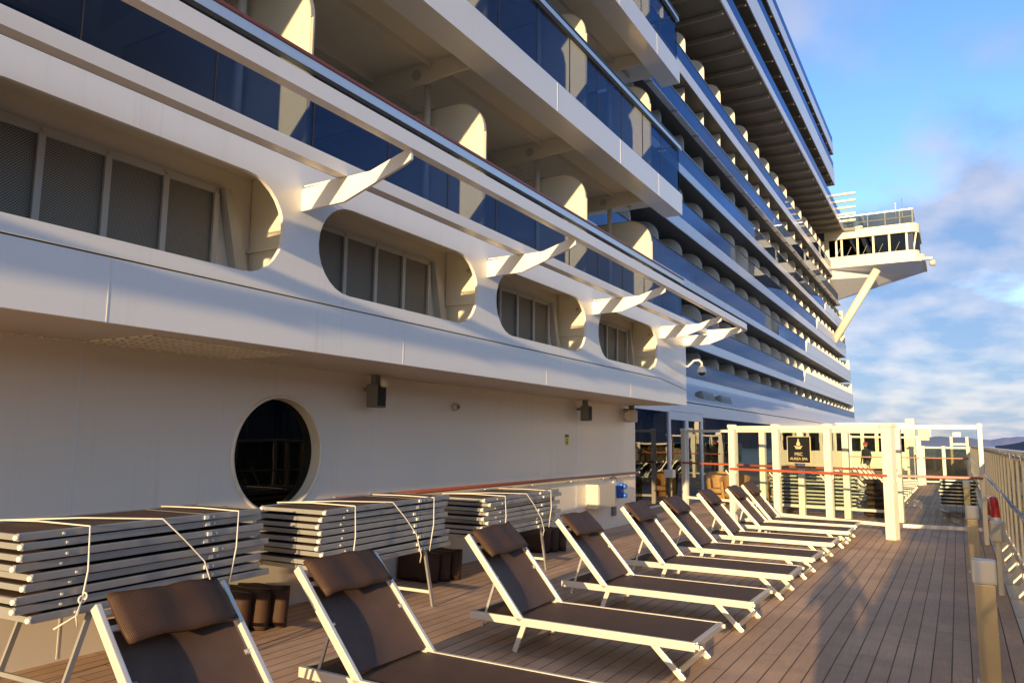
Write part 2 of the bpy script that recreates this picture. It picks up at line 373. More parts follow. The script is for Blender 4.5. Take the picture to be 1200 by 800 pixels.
# hills beyond the water, starboard
def hillmat(name, c1, c2):
    m, nt, b = newmat(name)
    tc = N(nt,'ShaderNodeTexCoord'); no = N(nt,'ShaderNodeTexNoise'); no.inputs['Scale'].default_value = .006; no.inputs['Detail'].default_value = 10
    nt.links.new(tc.outputs['Object'], no.inputs[0])
    mx = N(nt,'ShaderNodeMix', data_type='RGBA'); nt.links.new(no.outputs[0], mx.inputs[0]); mx.inputs[6].default_value = c1+(1,); mx.inputs[7].default_value = c2+(1,)
    nt.links.new(mx.outputs[2], b.inputs['Base Color']); b.inputs['Roughness'].default_value = .95; b.inputs['Specular IOR Level'].default_value = .1
    return m
def hills(name, prof, D, mat, seed, rough=.12):
    rnd = random.Random(seed); s = MB()
    def h(a):
        for (a0, h0), (a1, h1) in zip(prof, prof[1:]):
            if a0 <= a <= a1:
                t = (a-a0)/(a1-a0); t = t*t*(3-2*t); return h0+(h1-h0)*t
        return 0
    ph = [rnd.uniform(0, 6.28) for _ in range(12)]
    a0, a1 = prof[0][0], prof[-1][0]; n = int((a1-a0)/.35); nr = 9; rows = []
    for i in range(n+1):
        a = a0+(a1-a0)*i/n; e = h(a)
        w = sum(math.sin(a*(.9+.75*k)+ph[k])/(1+k*.8) for k in range(12))*rough
        H = max(0, e*(1+w*.6)+.0)  # degrees
        row = []
        for j in range(nr):
            t = j/(nr-1); d = D*(1-.28+.56*t)
            prof_t = math.sin(math.pi*min(1, t*1.0))**.8 if 0 < t < 1 else 0
            spur = 1+.18*math.sin(a*2.3+t*5+ph[1])*(1-abs(2*t-1))
            z = -22+(D*math.tan(R(H))+20)*prof_t*(spur if t < .5 else 1)
            if abs(t-.5) < .01: z = -22+(D*math.tan(R(H))+20)
            row.append(s.bm.verts.new((math.sin(R(a))*d, math.cos(R(a))*d, z)))
        rows.append(row)
    for r0, r1 in zip(rows, rows[1:]):
        for j in range(nr-1): s.bm.faces.new((r0[j], r1[j], r1[j+1], r0[j+1]))
    return tag(s.build(name, mat), kind='structure')
hills('hills', [(2,.0),(4.5,.42),(8,.9),(13,1.75),(18,2.6),(24,3.1),(35,3.6),(60,4.6),(90,5.),(130,4.),(165,2.5),(175,0)], 4200, hillmat('hazy_forested_hill', (.020,.032,.060), (.035,.050,.085)), 3)  # bluish air haze is put into the hill colour
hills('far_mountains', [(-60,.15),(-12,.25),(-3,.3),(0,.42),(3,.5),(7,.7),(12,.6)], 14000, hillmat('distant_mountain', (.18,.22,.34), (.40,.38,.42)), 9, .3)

# ------------------------------------------------------------------ aft deckhouse: lower wall, fascia with openings
XW, XF, Y0, YE = -6.13, -4.85, -9., 15.55
house = empty('deckhouse', (XW, 3, 0), label='white lower ship side with round porthole and four oval openings above loungers', cat='deckhouse')
def H_(mb, name, mat, **k): return W(mb.build(name, mat, **k), house)
def circ(y, z, r, n=64): return [(y+r*math.cos(2*math.pi*i/n), z+r*math.sin(2*math.pi*i/n)) for i in range(n)]
PY, PZ, PR = 5.70, 1.565, .585
W(plate('wall', [(Y0,-.05),(15.9,-.05),(15.9,2.6),(Y0,2.6)], [circ(PY,PZ,PR)], .12, XW-.06, 'wall'), house)
for y in (-2.2,.6,3.55,7.15,10.0,12.9):
    H_(MB().b2(XW-.001, XW+.0025, y-.006, y+.006, .02, 2.48), 'weld_seam', 'hull')
H_(MB().b2(-7.15, XW-.002, 15.78, 15.9, -.05, 2.6), 'return_wall', 'wall')
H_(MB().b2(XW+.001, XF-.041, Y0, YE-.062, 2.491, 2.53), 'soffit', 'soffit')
pf = MB()
for y0, y1, x0, x1 in ((3.5,4.9,-5.95,-5.05),):
    for i in range(22):
        for j in range(5):
            pf.b2(x0+j*.17, x0+j*.17+.12, y0+i*.066, y0+i*.066+.03, 2.478, 2.492)
for i in range(150):
    y = -1+i*.11; pf.b2(XW+.03, XW+.10, y, y+.05, 2.482, 2.492)
tag(H_(pf, 'soffit_grating', 'ceil'), kind='stuff')
# porthole
port = W(MB().torus((XW+.004, PY, PZ), PR+.012, .018, 'X', 64, 8).build('porthole', 'wall'), house)
s = MB()
for i in range(64):
    a, b_ = 2*math.pi*i/64, 2*math.pi*(i+1)/64
    q = [(XW+.01, PY+PR*math.cos(t), PZ+PR*math.sin(t)) for t in (a, b_)]
    q2 = [(XW-.16, PY+(PR-.02)*math.cos(t), PZ+(PR-.02)*math.sin(t)) for t in (b_, a)]
    f = s.bm.faces.new([s.bm.verts.new(p) for p in q+q2]); f.smooth = True
fr = s.build('porthole_reveal', 'cream'); fr.parent = port; [setattr(v, 'co', v.co-house.location) for v in fr.data.vertices]
gl = MB().lathe((XW-.12, PY, PZ), [(PR+.02, 0), (PR+.02, .012)], 64, 'X').build('pane', 'glass_port'); gl.parent = port
for v in gl.data.vertices: v.co -= house.location
bk = MB().b2(XW-.9, XW-.85, PY-1.4, PY+1.4, .4, 2.6).b2(XW-.85,XW-.14,PY-1.4,PY-1.35,.4,2.6).b2(XW-.85,XW-.14,PY+1.35,PY+1.4,.4,2.6).b2(XW-.85,XW-.14,PY-1.35,PY+1.35,.4,.45).b2(XW-.85,XW-.14,PY-1.35,PY+1.35,2.55,2.6).build('dark_interior', 'dark'); W(bk, house)
# fascia plates (lower band, seam, upper band with stadium holes)
W(plate('fascia_band', [(Y0,2.488),(YE,2.488),(YE,2.80),(13.9,2.925),(Y0,2.925)], [], .04, XF-.02, 'hull'), house)
H_(MB().b2(XF-.05, XF-.012, Y0, YE-.03, 2.9, 2.96), 'seam_gasket', 'dark')
holes = [(-4.35,-1.70),(-1.28,1.37),(1.79,4.44),(4.85,7.48),(7.9,10.57),(11.02,13.8)]
W(plate('opening_panel', [(Y0,2.94),(13.9,2.94),(YE,2.815),(YE,4.13),(Y0,4.13)], [stadium(a,b_,3.055,3.88) for a,b_ in holes], .04, XF-.02, 'hull'), house)
H_(MB().b2(-6.2, XF-.041, YE-.06, YE-.003, 2.53, 4.035), 'end_panel', 'hull')
for y in (-.2,2.95,6.1,9.25,12.4): H_(MB().b2(XF-.001, XF+.002, y-.004, y+.004, 2.49, 2.92), 'fascia_joint', 'white')
# recess behind the openings
H_(MB().b2(-5.40, XF-.042, Y0, YE-.07, 2.96, 3.0), 'recess_floor', 'cream')
H_(MB().b2(-5.9, XF-.042, Y0, YE-.07, 4.085, 4.12), 'recess_ceiling', 'ceil')
H_(MB().b2(-5.44, -5.40, Y0, YE-.07, 2.96, 4.12), 'recess_back', 'ceil')
for a, b_ in holes[1:]:
    H_(MB().b2(-5.39,XF-.044,b_+.10,b_+.13,3.0,4.08).b2(-5.385,XF-.05,b_+.07,b_+.10,3.36,3.385), 'recess_bulkhead', 'cream')
    H_(MB().lathe((-5.05,b_+.075,3.78),[(.02,0),(.03,.02)],12,'Y'), 'cleat', 'grille_frame')
    # slanted stiffener
    H_(MB().prism([(-5.395,b_-.06,3.0),(-5.395,b_+.095,3.0),(-5.395,b_-.20,3.86),(-5.395,b_-.26,3.86)], (.09,0,0)), 'stiffener', 'grille_frame')
    y = a+.0; w = .482
    g = W(MB().b2(-5.395,-5.355,b_-2.74,b_-.28,3.80,3.86).b2(-5.395,-5.355,b_-2.74,b_-.28,3.0,3.04).build('vent_grille','grille_frame'), house)
    def sub(mb, nm, mt):
        oo = mb.build(nm, mt); oo.parent = g
        for v in oo.data.vertices: v.co -= house.location
    for i in range(6):
        yy = b_-2.71+i*w
        sub(MB().b2(-5.37,-5.345,yy-.024,yy+.024,3.04,3.80).lathe((-5.353,yy,3.83),[(.013,0),(.013,.012)],8,'X'), 'mullion', 'grille_frame')
        if i < 5: sub(MB().b2(-5.382,-5.376,yy+.02,yy+w-.02,3.03,3.80), 'wire_mesh', 'mesh')
# brackets and louvre beams
bx = [(-4.855,3.70),(-4.36,3.715),(-3.72,3.93),(-3.66,3.96),(-3.66,4.045),(-3.72,4.045),(-4.08,3.935),(-4.40,3.925),(-4.855,3.90)]
for y in (-4.5,-1.45,1.6,4.64,7.69,10.8,13.93,15.42):
    s = MB(); s.prism([(x,y-.014,z) for x,z in bx], (0,.028,0))
    s.prism([(-4.855,y+.014,3.695),(-4.33,y+.014,3.715),(-3.70,y+.014,3.935),(-3.70,y+.20,3.935),(-4.33,y+.20,3.715),(-4.855,y+.20,3.695)][:6], (0,0,.01)) if False else None
    s.bar((-4.84,y+.02,3.925),(-4.43,y+.02,3.93),.05,.014)
    W(tag(s.build('bracket', 'white')), house)
H_(MB().sweep([(-4.38,Y0,3.985),(-4.38,15.3,3.985)], .11, .11), 'lower_beam', 'hull')
pth = [(-3.68,Y0,4.10),(-3.68,15.75,4.10)]+[(-4.28+.60*math.cos(R(a)), 15.75+.60*math.sin(R(a)), 4.10) for a in range(10,91,10)]+[(-4.7,16.35,4.10)]
H_(MB().sweep(pth, .09, .12), 'upper_beam', 'hull')
# handrails on the wall
for y0, y1 in ((-6,5.0),(6.45,15.85)):
    h = H_(MB().tube([(XW+.10,y0,1.065),(XW+.10,y1,1.065)], .026, 12), 'handrail', 'rail_wood')
    br = MB(); y = y0+.25
    while y < y1: br.tube([(XW,y,1.0),(XW+.09,y,1.0),(XW+.10,y,1.045)], .008, 6); y += 1.45
    br.lathe((XW+.10,y0-.012,1.065),[(.028,0),(.028,.02)],12,'Y').lathe((XW+.10,y1-.01,1.065),[(.028,0),(.028,.02)],12,'Y')
    o = br.build('handrail_bracket','alu'); o.parent = h
    for v in o.data.vertices: v.co -= house.location

# ------------------------------------------------------------------ aft balcony block
DY = [-7.7,-4.45,-1.3,1.85,5.0,8.15,11.35,14.55]
block = empty('balcony_block', (XW, 3, 4.04), label='aft block of stacked cabin balconies with cream dividers and blue glass', cat='balconies')
def B_(mb, name, mat, **k): return W(mb.build(name, mat, **k), block)
levels = [4.04, 7.0, 9.97, 12.93, 15.9, 18.86]
BY1 = 15.5
for li, z0 in enumerate(levels):
    ye = BY1-.02*li
    near = li < 3
    # floor slab edge
    if li == 0: B_(MB().b2(-8.4, XF-.045, Y0, ye, z0, z0+.05), 'balcony_slab', 'ceil')
    else:
        s = MB().prism([(XF,Y0,z0-.45),(XF,Y0,z0),(-8.4,Y0,z0),(-8.4,Y0,z0-.16),(-5.25,Y0,z0-.16),(-5.25,Y0,z0-.45)], (0,ye-Y0,0))
        B_(s, 'balcony_slab', 'hull')
        # ceiling longitudinals
        s = MB()
        for x in (-5.9,-6.9): s.b2(x-.01,x+.01,Y0,ye-.3,z0-.27,z0-.161)
        B_(s, 'ceiling_stiffener', 'ceil')
        s = MB().b2(-8.3, -5.26, Y0, ye-.05, z0-.175, z0-.162); B_(s, 'balcony_ceiling', 'ceil')
        s = MB()
        for y in (3.3,9.55,12.0,14.0): s.b2(XF-.001,XF+.003,y-.006,y+.006,z0-.448,z0-.002)
        B_(s, 'slab_joint', 'white')
    B_(MB().b2(-8.4, XF-.02, ye-.01, ye, z0, z0+.02), 'slab_end', 'hull')
    # balustrade glass
    y = Y0; k = 0; step = 1.06
    gm = MB()
    while y < ye-.1:
        y2 = min(y+step-.012, ye-.02); gm.b2(XF-.062, XF-.052, y, y2, z0+.03, z0+1.04); y += step
    gm.b2(-6.4,-4.9,ye-.03,ye-.02,z0+.03,z0+1.04)
    B_(gm, 'balustrade_glass', 'glass_blue')
    if li < 3:
        y = Y0+step
        while y < ye-.3: B_(MB().b2(XF-.064, XF-.050, y-.011, y-.001, z0+.03, z0+1.04), 'glass_joint', 'dark'); y += step
    rl = MB().b2(XF-.10, XF+.01, Y0, ye, z0+1.085, z0+1.125, bev=.01)
    rl.b2(-6.4, XF-.10, ye-.10, ye, z0+1.085, z0+1.125)
    B_(rl, 'handrail', 'rail_wood' if li == 0 else 'black')
    s = MB().b2(XF-.085, XF+.0, Y0, ye-.01, z0+1.035, z0+1.083).b2(XF-.07, XF+.012, Y0, ye-.01, z0+.985, z0+1.03)
    s.b2(XF-.06, XF-.02, Y0, ye-.01, z0+.0, z0+.03)
    B_(s, 'rail_profile', 'alu')
    # back wall + doors
    bw = B_(MB().b2(-8.5, -8.4, Y0, ye, z0, z0+2.52+(.3 if li==0 else .3)), 'cabin_wall', 'white')
    y = Y0+.5
    for d in DY[:-1]:
        fr = MB().b2(-8.4,-8.36,d+.4,d+.47,z0+.05,z0+2.25).b2(-8.4,-8.36,d+1.45,d+1.5,z0+.05,z0+2.25).b2(-8.4,-8.36,d+2.55,d+2.62,z0+.05,z0+2.25).b2(-8.4,-8.36,d+.47,d+2.55,z0+2.18,z0+2.25)
        f = B_(fr, 'balcony_door', 'grille_frame')
        p = MB().b2(-8.39,-8.375,d+.48,d+2.54,z0+.06,z0+2.17).build('pane','glass_dark'); p.parent = f
        for v in p.data.vertices: v.co -= block.location
    # dividers, beams, posts
    for d in DY:
        r = .48; top = z0+2.24; pts = [(-8.3,top)]
        for i in range(9):
            a = math.pi/2-math.pi/2*i/8; pts.append((-5.22-r+r*math.cos(a), top-r+r*math.sin(a)))
        pts += [(-5.22,z0+.12),(-5.55,z0+.06),(-8.3,z0+.06)]
        dv = B_(MB().prism([(x,d-.02,z) for x,z in pts], (0,.04,0)), 'divider', 'cream')
        e = MB()
        for (x1,z1),(x2,z2) in zip(pts[:-3],pts[1:-2]): e.bar((x1,d,z1),(x2,d,z2),.055,.018,up=(0,1,0)) if False else e.bar((x1,d,z1),(x2,d,z2),.052,.02)
        e = W(e.build('divider_trim','grille_frame'), block); e.parent = dv
        z1 = z0+2.51+.29-.0
        if li < 5:
            zc = levels[li+1]
            B_(MB().prism([(-8.3,d-.3,zc-.17),(-5.26,d-.3,zc-.17),(-5.26,d-.3,zc-.42),(-6.6,d-.3,zc-.50),(-8.3,d-.3,zc-.62)], (0,.03,0)), 'ceiling_beam', 'ceil')
            B_(MB().lathe((-6.15,d-.312,zc-.32),[(.075,0),(.075,.012)],20,'Y'), 'beam_plug', 'grille_frame')
            B_(MB().tube([(-6.08,d-.14,z0+.05),(-6.08,d-.14,zc-.42)],.05,14), 'balcony_post', 'white')
B_(MB().b2(-14,-8.5,Y0,15.3,2.6,21.), 'block_core', 'wall')
B_(MB().b2(-14,XF,Y0,15.3,21.0,21.6), 'block_roof', 'wall')

# ------------------------------------------------------------------ spa glass front
front = empty('glass_front', (-7.05, 18, 0), label='dark mirror-like glass front with white framed double door beyond the wall corner', cat='glass wall')
def F_(mb, name, mat, **k): return W(mb.build(name, mat, **k), front)
XG = -7.05
ys = [15.92,18.42,20.83]
for a, b_ in zip(ys, ys[1:]): F_(MB().b2(XG-.02, XG, a+.01, b_-.01, .06, 2.56), 'window_pane', 'glass_dark')
door = F_(MB().b2(XG-.05,XG+.04,20.83,20.98,0,2.60).b2(XG-.05,XG+.04,22.38,22.62,.06,2.36).b2(XG-.05,XG+.04,23.95,24.13,0,2.60).b2(XG-.048,XG+.037,20.98,23.95,2.36,2.60).b2(XG-.05,XG+.06,20.98,23.95,0,.06), 'double_door', 'slab_far')
for a, b_ in ((20.98,22.38),(22.62,23.95)):
    o = MB().b2(XG-.01,XG+.0,a,b_,.06,2.36).build('pane','glass_dark'); o.parent = door
    for v in o.data.vertices: v.co -= front.location
o = MB().tube([(XG+.05,22.3,.9),(XG+.10,22.3,.95),(XG+.10,22.3,1.3),(XG+.05,22.3,1.35)],.012,8).build('handle','steel'); o.parent = door
for v in o.data.vertices: v.co -= front.location
y = 24.13
while y < 90:
    F_(MB().b2(XG-.02, XG, y+.01, y+2.39, .06, 2.5), 'window_pane', 'glass_dark'); y += 2.4
F_(MB().b2(XG-.05, XG+.01, 15.92, 92, 0, .055), 'sill', 'slab_far')
F_(MB().b2(XG-.10, XG+.05, 15.92, 20.82, 2.565, 2.9).b2(XG-.10, XG+.05, 20.82, 24.14, 2.605, 2.9).b2(XG-.10, XG+.05, 24.14, 92, 2.505, 2.9), 'header', 'slab_far')
F_(MB().b2(XG-.10, XG+.058, 15.92, 92, 2.9, 2.925), 'header_gasket', 'dark')
F_(MB().b2(-9.5,-9.45,15.92,92,0,2.9), 'inner_wall', 'dark')
F_(MB().b2(-9.4,XG-.06,16,92,2.86,2.9), 'inner_ceiling', 'dark')
# sloping eave with ribs
XS = -11.0
z1 = mz(.2217, XS)
F_(MB().prism([(XG+.05,15.95,2.93),(XG+.05,15.95,2.98),(XS,15.95,z1+.05),(XS,15.95,z1)], (0,88,0)), 'sloping_eave', 'slab_far')
y = 20.
while y < 100:
    F_(MB().prism([(XG-.3,y,3.04),(XG-1.2,y,2.93+.26),(XS+.2,y,z1-.22),(XS+.02,y,z1-.0),(XG-.2,y,3.)], (0,.08,0)) if False else
       MB().bar((XG-1.4,y,2.93+(1.35)*(z1-2.93)/(-XS+XG)-.02),(XS+.05,y,z1-.05),.06,.14), 'eave_rib', 'slab_far'); y += 2.6

# ------------------------------------------------------------------ forward superstructure
fwd = empty('forward_superstructure', (XS, 50, 4.5), label='tall forward ship side with many rows of blue glass balconies', cat='superstructure')
def S_(mb, name, mat, **k): return W(mb.build(name, mat, **k), fwd)
YF = 15.9
# (slab bottom m, slab top m, glass top m, divider top m, end Y, Y where white parapet starts)
rows = [(.2217,.2475,.307,.3656,104,None),(.366,.402,.472,.524,103,68),(.577,.605,.680,.7175,101.5,69.5),(.772,.815,.881,.911,98,76),(.975,1.006,1.066,1.105,97,82),(1.155,1.185,1.248,1.29,93,None),(1.335,1.375,1.43,1.46,90,None)]
divs = []
for ri, (mb_, mt_, mg, md, ye, yp) in enumerate(rows):
    zb, zt, zg = (mz(m, XS) for m in (mb_, mt_, mg)); zd = mz(md, XS-.8)
    S_(MB().b2(-13.3, XS, YF, ye, zb, zt), 'balcony_slab', 'slab_far')
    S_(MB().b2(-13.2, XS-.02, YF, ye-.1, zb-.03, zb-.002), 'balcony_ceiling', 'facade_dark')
    gy = yp or ye-.1
    gm = MB(); y = YF; 
    while y < gy-.3:
        if ri == 3 and 44 < y < 50 or ri == 2 and 52 < y < 57:
            if gm.bm.verts: S_(gm, 'balustrade_glass', 'glass_far'); gm = MB()
            y += 1.5; continue
        gm.b2(XS-.03, XS-.02, y+.008, min(y+1.5, gy)-.008, zt+.02, zg-.03); y += 1.5
    S_(gm, 'balustrade_glass', 'glass_far')
    S_(MB().b2(XS-.07, XS+.01, YF, gy, zg-.03, zg), 'handrail', 'alu' if ri > 3 else 'grey')
    if yp:
        S_(MB().prism([(XS-.04,yp,zt),(XS-.04,ye,zt),(XS-.04,ye,zg),(XS-.04,yp+.8,zg)], (.06,0,0)), 'parapet', 'slab_far')
    # cabin wall
    ztop = mz(rows[ri+1][0], XS) if ri < 6 else mz(1.86, 9.6)
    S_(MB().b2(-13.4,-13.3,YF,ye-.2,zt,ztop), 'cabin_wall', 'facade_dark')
    y = 18. + .3*ri
    while y < ye-.5:
        divs.append((ri, y, zt, zd)); y += 3.45 if y < 75 else 2.6
    # ledge rail on row six
    if ri == 5:
        S_(MB().b2(XS, XS+.30, YF, ye, zb-.02, zb+.02), 'ledge', 'slab_far')
        y = 30
        while y < ye: S_(MB().b2(XS+.0, XS+.34, y, y+.14, zb-.06, zb-.021), 'ledge_bracket', 'grille_frame'); y += 3.45
    # white end panel
    S_(MB().b2(-13.3, XS-.05, ye-.35, ye-.05, zt, min(ztop, zd+.1)), 'end_panel', 'cream')
divs.sort(key=lambda t: t[1])
def dome(mb, y, zt, zd, ri=0):
    r = min(.85, (zd-zt)*.45)*.95; xo = XS-.30; pts = [(-13.25,zd)]
    for i in range(7):
        a = math.pi/2-math.pi/2*i/6; pts.append((xo-r+r*math.cos(a), zd-r+r*math.sin(a)))
    pts += [(xo,zt+.1),(-13.25,zt+.1)]
    mb.prism([(x,y,z) for x,z in pts], (0,.06,0))
for i, (ri, y, zt, zd) in enumerate(divs[:100]):
    mb = MB(); dome(mb, y, zt, zd, ri); S_(mb, 'divider', 'divider_far')
mb = MB()
for ri, y, zt, zd in divs[100:]: dome(mb, y, zt, zd, ri)
tag(S_(mb, 'divider', 'divider_far'), kind='stuff')
# long lit rounded panel in the first row, forward
zt, zd = mz(.2475,XS), mz(.385,XS)
# top overhang
xo = -9.6; zo = mz(1.86, xo); xi = -(zo-EYE)/(mz(1.44, 1.)-EYE)
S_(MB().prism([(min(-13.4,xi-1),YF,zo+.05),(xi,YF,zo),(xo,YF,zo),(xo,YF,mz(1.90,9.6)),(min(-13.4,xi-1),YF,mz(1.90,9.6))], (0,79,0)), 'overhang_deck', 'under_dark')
S_(MB().b2(xo-.02, xo+.06, YF, YF+79, zo-.02, mz(1.9,9.6)), 'overhang_edge', 'slab_far')
S_(MB().b2(xo-.02, xo-.005, YF, YF+72, mz(1.9,9.6), mz(1.965,9.6)), 'overhang_glass', 'glass_far')
y = 18
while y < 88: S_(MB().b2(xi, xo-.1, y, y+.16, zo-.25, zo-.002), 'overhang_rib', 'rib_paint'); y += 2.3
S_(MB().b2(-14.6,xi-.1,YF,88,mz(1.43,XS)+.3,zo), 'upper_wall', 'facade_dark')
y = 18
while y < 88: S_(MB().b2(xi-.1,xi-.07,y,y+.9,zo-.9,zo-.35), 'vent_slot', 'dark'); y += 1.5
for (ma, mb2, nm) in ((2.085,2.19,'second_edge'),(2.307,2.37,'third_edge')):
    za, zb = mz(ma,9.6), mz(mb2,9.6)
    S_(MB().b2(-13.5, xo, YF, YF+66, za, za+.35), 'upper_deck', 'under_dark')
    S_(MB().b2(xo, xo+.06, YF, YF+66, za-.02, zb), 'deck_edge', 'slab_far')
    S_(MB().b2(xo-.02, xo-.01, YF, YF+66, zb, zb+.9), 'deck_glass', 'glass_far')
    y = 18
    while y < 82: S_(MB().b2(-12.6, xo-.05, y, y+.16, za-.22, za-.002), 'deck_rib', 'under_dark'); y += 2.6
    S_(MB().b2(-13.4,-13.0,YF,82,za-1.8,za), 'upper_wall', 'facade_dark')
S_(MB().b2(-25,-13.4,YF+.1,100,2.95,28.), 'superstructure_core', 'slab_far')
# light slats at the forward end
for i in range(5):
    S_(MB().b2(xo-.4, xo+2.0-.12*i, 81.6+.9*i, 81.85+.9*i, 26.8-.45*i, 27.0-.45*i), 'sun_slat', 'cream')
    S_(MB().b2(xo-.4, xo+1.9-.12*i, 88+.8*i, 88.25+.8*i, 24.9-.35*i, 25.08-.35*i), 'sun_slat', 'cream')

# ------------------------------------------------------------------ bridge wing
YB = 88.5
bw = empty('bridge_wing', (-9, YB, 20), label='navigation bridge wing jutting out over the water on a diagonal strut', cat='bridge wing')
def G_(mb, name, mat, **k): return W(mb.build(name, mat, **k), bw)
def Zs(z): return EYE+(z-EYE)*.902
def Xs(x): return x*.902
# rounded box body
def rbody(x1, y0, y1, z0, z1, r=.9, x0=-11.6):
    pts = [(x0,y0,z0),(x1-r,y0,z0)]
    for i in range(1,7):
        a = -math.pi/2+math.pi/2*i/6; pts.append((x1-r+r*math.cos(a), y0+r+r*math.sin(a), z0))
    pts += [(x1,y1,z0),(x0,y1,z0)]
    return MB().prism(pts, (0,0,z1-z0))
xt = Xs(-2.75)
G_(rbody(xt+.55, YB-.45, YB+6, Zs(22.75), Zs(23.6), 1.2), 'lower_ledge', 'cream')
um = MB(); uv = [um.bm.verts.new(p) for p in ((-11.6,YB-.25,Zs(22.74)),(xt+.3,YB-.25,Zs(22.74)),(xt+.3,YB+5.9,Zs(22.74)),(-11.6,YB+5.9,Zs(22.74)),(-11.6,YB+.3,Zs(21.6)),(xt-1.5,YB+5.0,Zs(22.4)),(-11.6,YB+5.7,Zs(19.9)),(-11.6,YB+5.9,Zs(19.9)))]
for f_ in ((0,1,2,3),(0,4,6,7,3),(0,1,5),(0,5,4),(4,5,6),(1,2,5),(5,2,7,6),(2,3,7)): um.bm.faces.new([uv[q] for q in f_])
G_(um, 'underside', 'slab_far')
G_(rbody(xt, YB+.15, YB+5.6, Zs(23.6), Zs(26.2), .9), 'window_band_core', 'dark')
G_(rbody(xt+.05, YB-.05, YB+5.8, Zs(23.6), Zs(24.2), 1.), 'sill_band', 'cream')
G_(rbody(xt+.15, YB-.3, YB+6, Zs(26.3), Zs(27.35), 1.1), 'roof_band', 'cream')
wx = [-11.3,-10.45,-9.9,-8.3,-6.75,-5.2,-3.55]
for i, x in enumerate(wx): 
    G_(MB().b2(x-.1, x+.1, YB-.03, YB+.2, Zs(24.2), Zs(26.3)), 'window_post', 'cream')
    if i: G_(MB().b2(wx[i-1]+.1, x-.1, YB+.06, YB+.10, Zs(24.2), Zs(26.3)), 'window', 'glass_bridge')
G_(MB().b2(-11.9,-11.3,YB-.05,YB+4,Zs(23.6),Zs(26.3)), 'inboard_panel', 'cream')
# raked end windows
G_(MB().bar((xt-.5,YB+.3,Zs(24.1)),(xt-.15,YB+.3,Zs(26.35)),.14,.14), 'window_post', 'cream')
G_(MB().b2(-3.45,xt-.45,YB+.10,YB+.14,Zs(24.2),Zs(26.3)), 'window', 'glass_dark')
# railing on the roof
rl = G_(MB().b2(-10.6, xt-.35, YB-.02, YB+.05, Zs(29.05), Zs(29.15)).b2(xt-.42, xt-.35, YB, YB+5, Zs(29.05), Zs(29.15)), 'roof_railing', 'alu')
for x in (-10.6,-8.9,-7.2,-5.5,-4.1,xt-.4):
    o = MB().b2(x-.05,x+.05,YB,YB+.08,Zs(27.3),Zs(29.05)).build('railing_post','grey'); W(o,bw); o.parent = rl
o = MB().b2(-10.5,xt-.5,YB+.02,YB+.03,Zs(27.4),Zs(29.0)).b2(xt-.45,xt-.44,YB,YB+5,Zs(27.4),Zs(29.0)).build('railing_glass','glass_smoke'); W(o,bw); o.parent = rl
o = MB().b2(-10.5,xt-.5,YB,YB+.04,Zs(28.2),Zs(28.26)).build('railing_bar','grey'); W(o,bw); o.parent = rl
G_(MB().tube([(-3.9,YB+2,Zs(27.3)),(-3.9,YB+2,Zs(31.2))],.03,6), 'whip_antenna', 'alu')
# strut
G_(MB().tube([(Xs(-12.4),YB+.4,Zs(13.9)),(Xs(-7.25),YB+.4,Zs(22.3))],.42,18), 'strut', 'cream')
for i, (ax, ah) in enumerate(((-9.6,1.1),(-7.9,.8),(-4.6,1.6))): G_(MB().tube([(ax,YB+3,Zs(29)),(ax,YB+3,Zs(29)+ah)],.035,6).lathe((ax,YB+3,Zs(29)+ah),[(.05,0),(.12,.08),(.05,.2)],10), 'aerial', 'white')
for i in range(2, len(wx)): G_(MB().bar(((wx[i]+wx[i-1])/2-.3,YB-.02,Zs(24.25)),((wx[i]+wx[i-1])/2+.15,YB+.02,Zs(25.3)),.04,.04), 'wiper', 'grey')
# floodlight under tip
G_(MB().bar((xt+.3,YB-.3,Zs(22.9)),(xt+1.2,YB-.3,Zs(22.9)),.35,.25).lathe((xt+1.15,YB-.5,Zs(22.3)),[(.18,-.25),(.32,-.1),(.32,.3)],14,'X'), 'searchlight', 'beige_box')

# ------------------------------------------------------------------ sun loungers
LL, LW, HZ = 1.96, .78, .29   # length, width, seat top
def pillow_mesh(L, Wd, T, seed):
    rnd = random.Random(seed); s = MB(); n, m = 14, 8; top = []; bot = []
    for i in range(n+1):
        rt, rb = [], []
        for j in range(m+1):
            u = i/n*2-1; v = j/m*2-1
            th = T*(.34+.66*((1-abs(u)**8)*(1-abs(v)**5))**.5)
            w = 1+.0*u
            nx = rnd.uniform(-.003,.003)
            sag = -.006*math.cos(u*7+seed)
            x = u*L/2*(1-.02*v*v); y = v*Wd/2*(1+.03*math.sin(u*5+seed))
            rt.append(s.bm.verts.new((x, y, th/2+nx+sag))); rb.append(s.bm.verts.new((x, y, -th/2+nx+sag)))
        top.append(rt); bot.append(rb)
    for i in range(n):
        for j in range(m):
            s.bm.faces.new((top[i][j],top[i+1][j],top[i+1][j+1],top[i][j+1])); s.bm.faces.new((bot[i][j],bot[i][j+1],bot[i+1][j+1],bot[i+1][j]))
    for i in range(n):
        s.bm.faces.new((top[i][0],bot[i][0],bot[i+1][0],top[i+1][0])); s.bm.faces.new((top[i][m],top[i+1][m],bot[i+1][m],bot[i][m]))
    for j in range(m):
        s.bm.faces.new((top[0][j],top[0][j+1],bot[0][j+1],bot[0][j])); s.bm.faces.new((top[n][j],bot[n][j],bot[n][j+1],top[n][j+1]))
    return s
BA = math.atan2(.60, -.52)   # backrest direction (towards -x, up)
bd = Vector((math.cos(BA), 0, math.sin(BA))); bn = Vector((math.sin(BA)*1, 0, -math.cos(BA)))
HX = .45; BL = .80
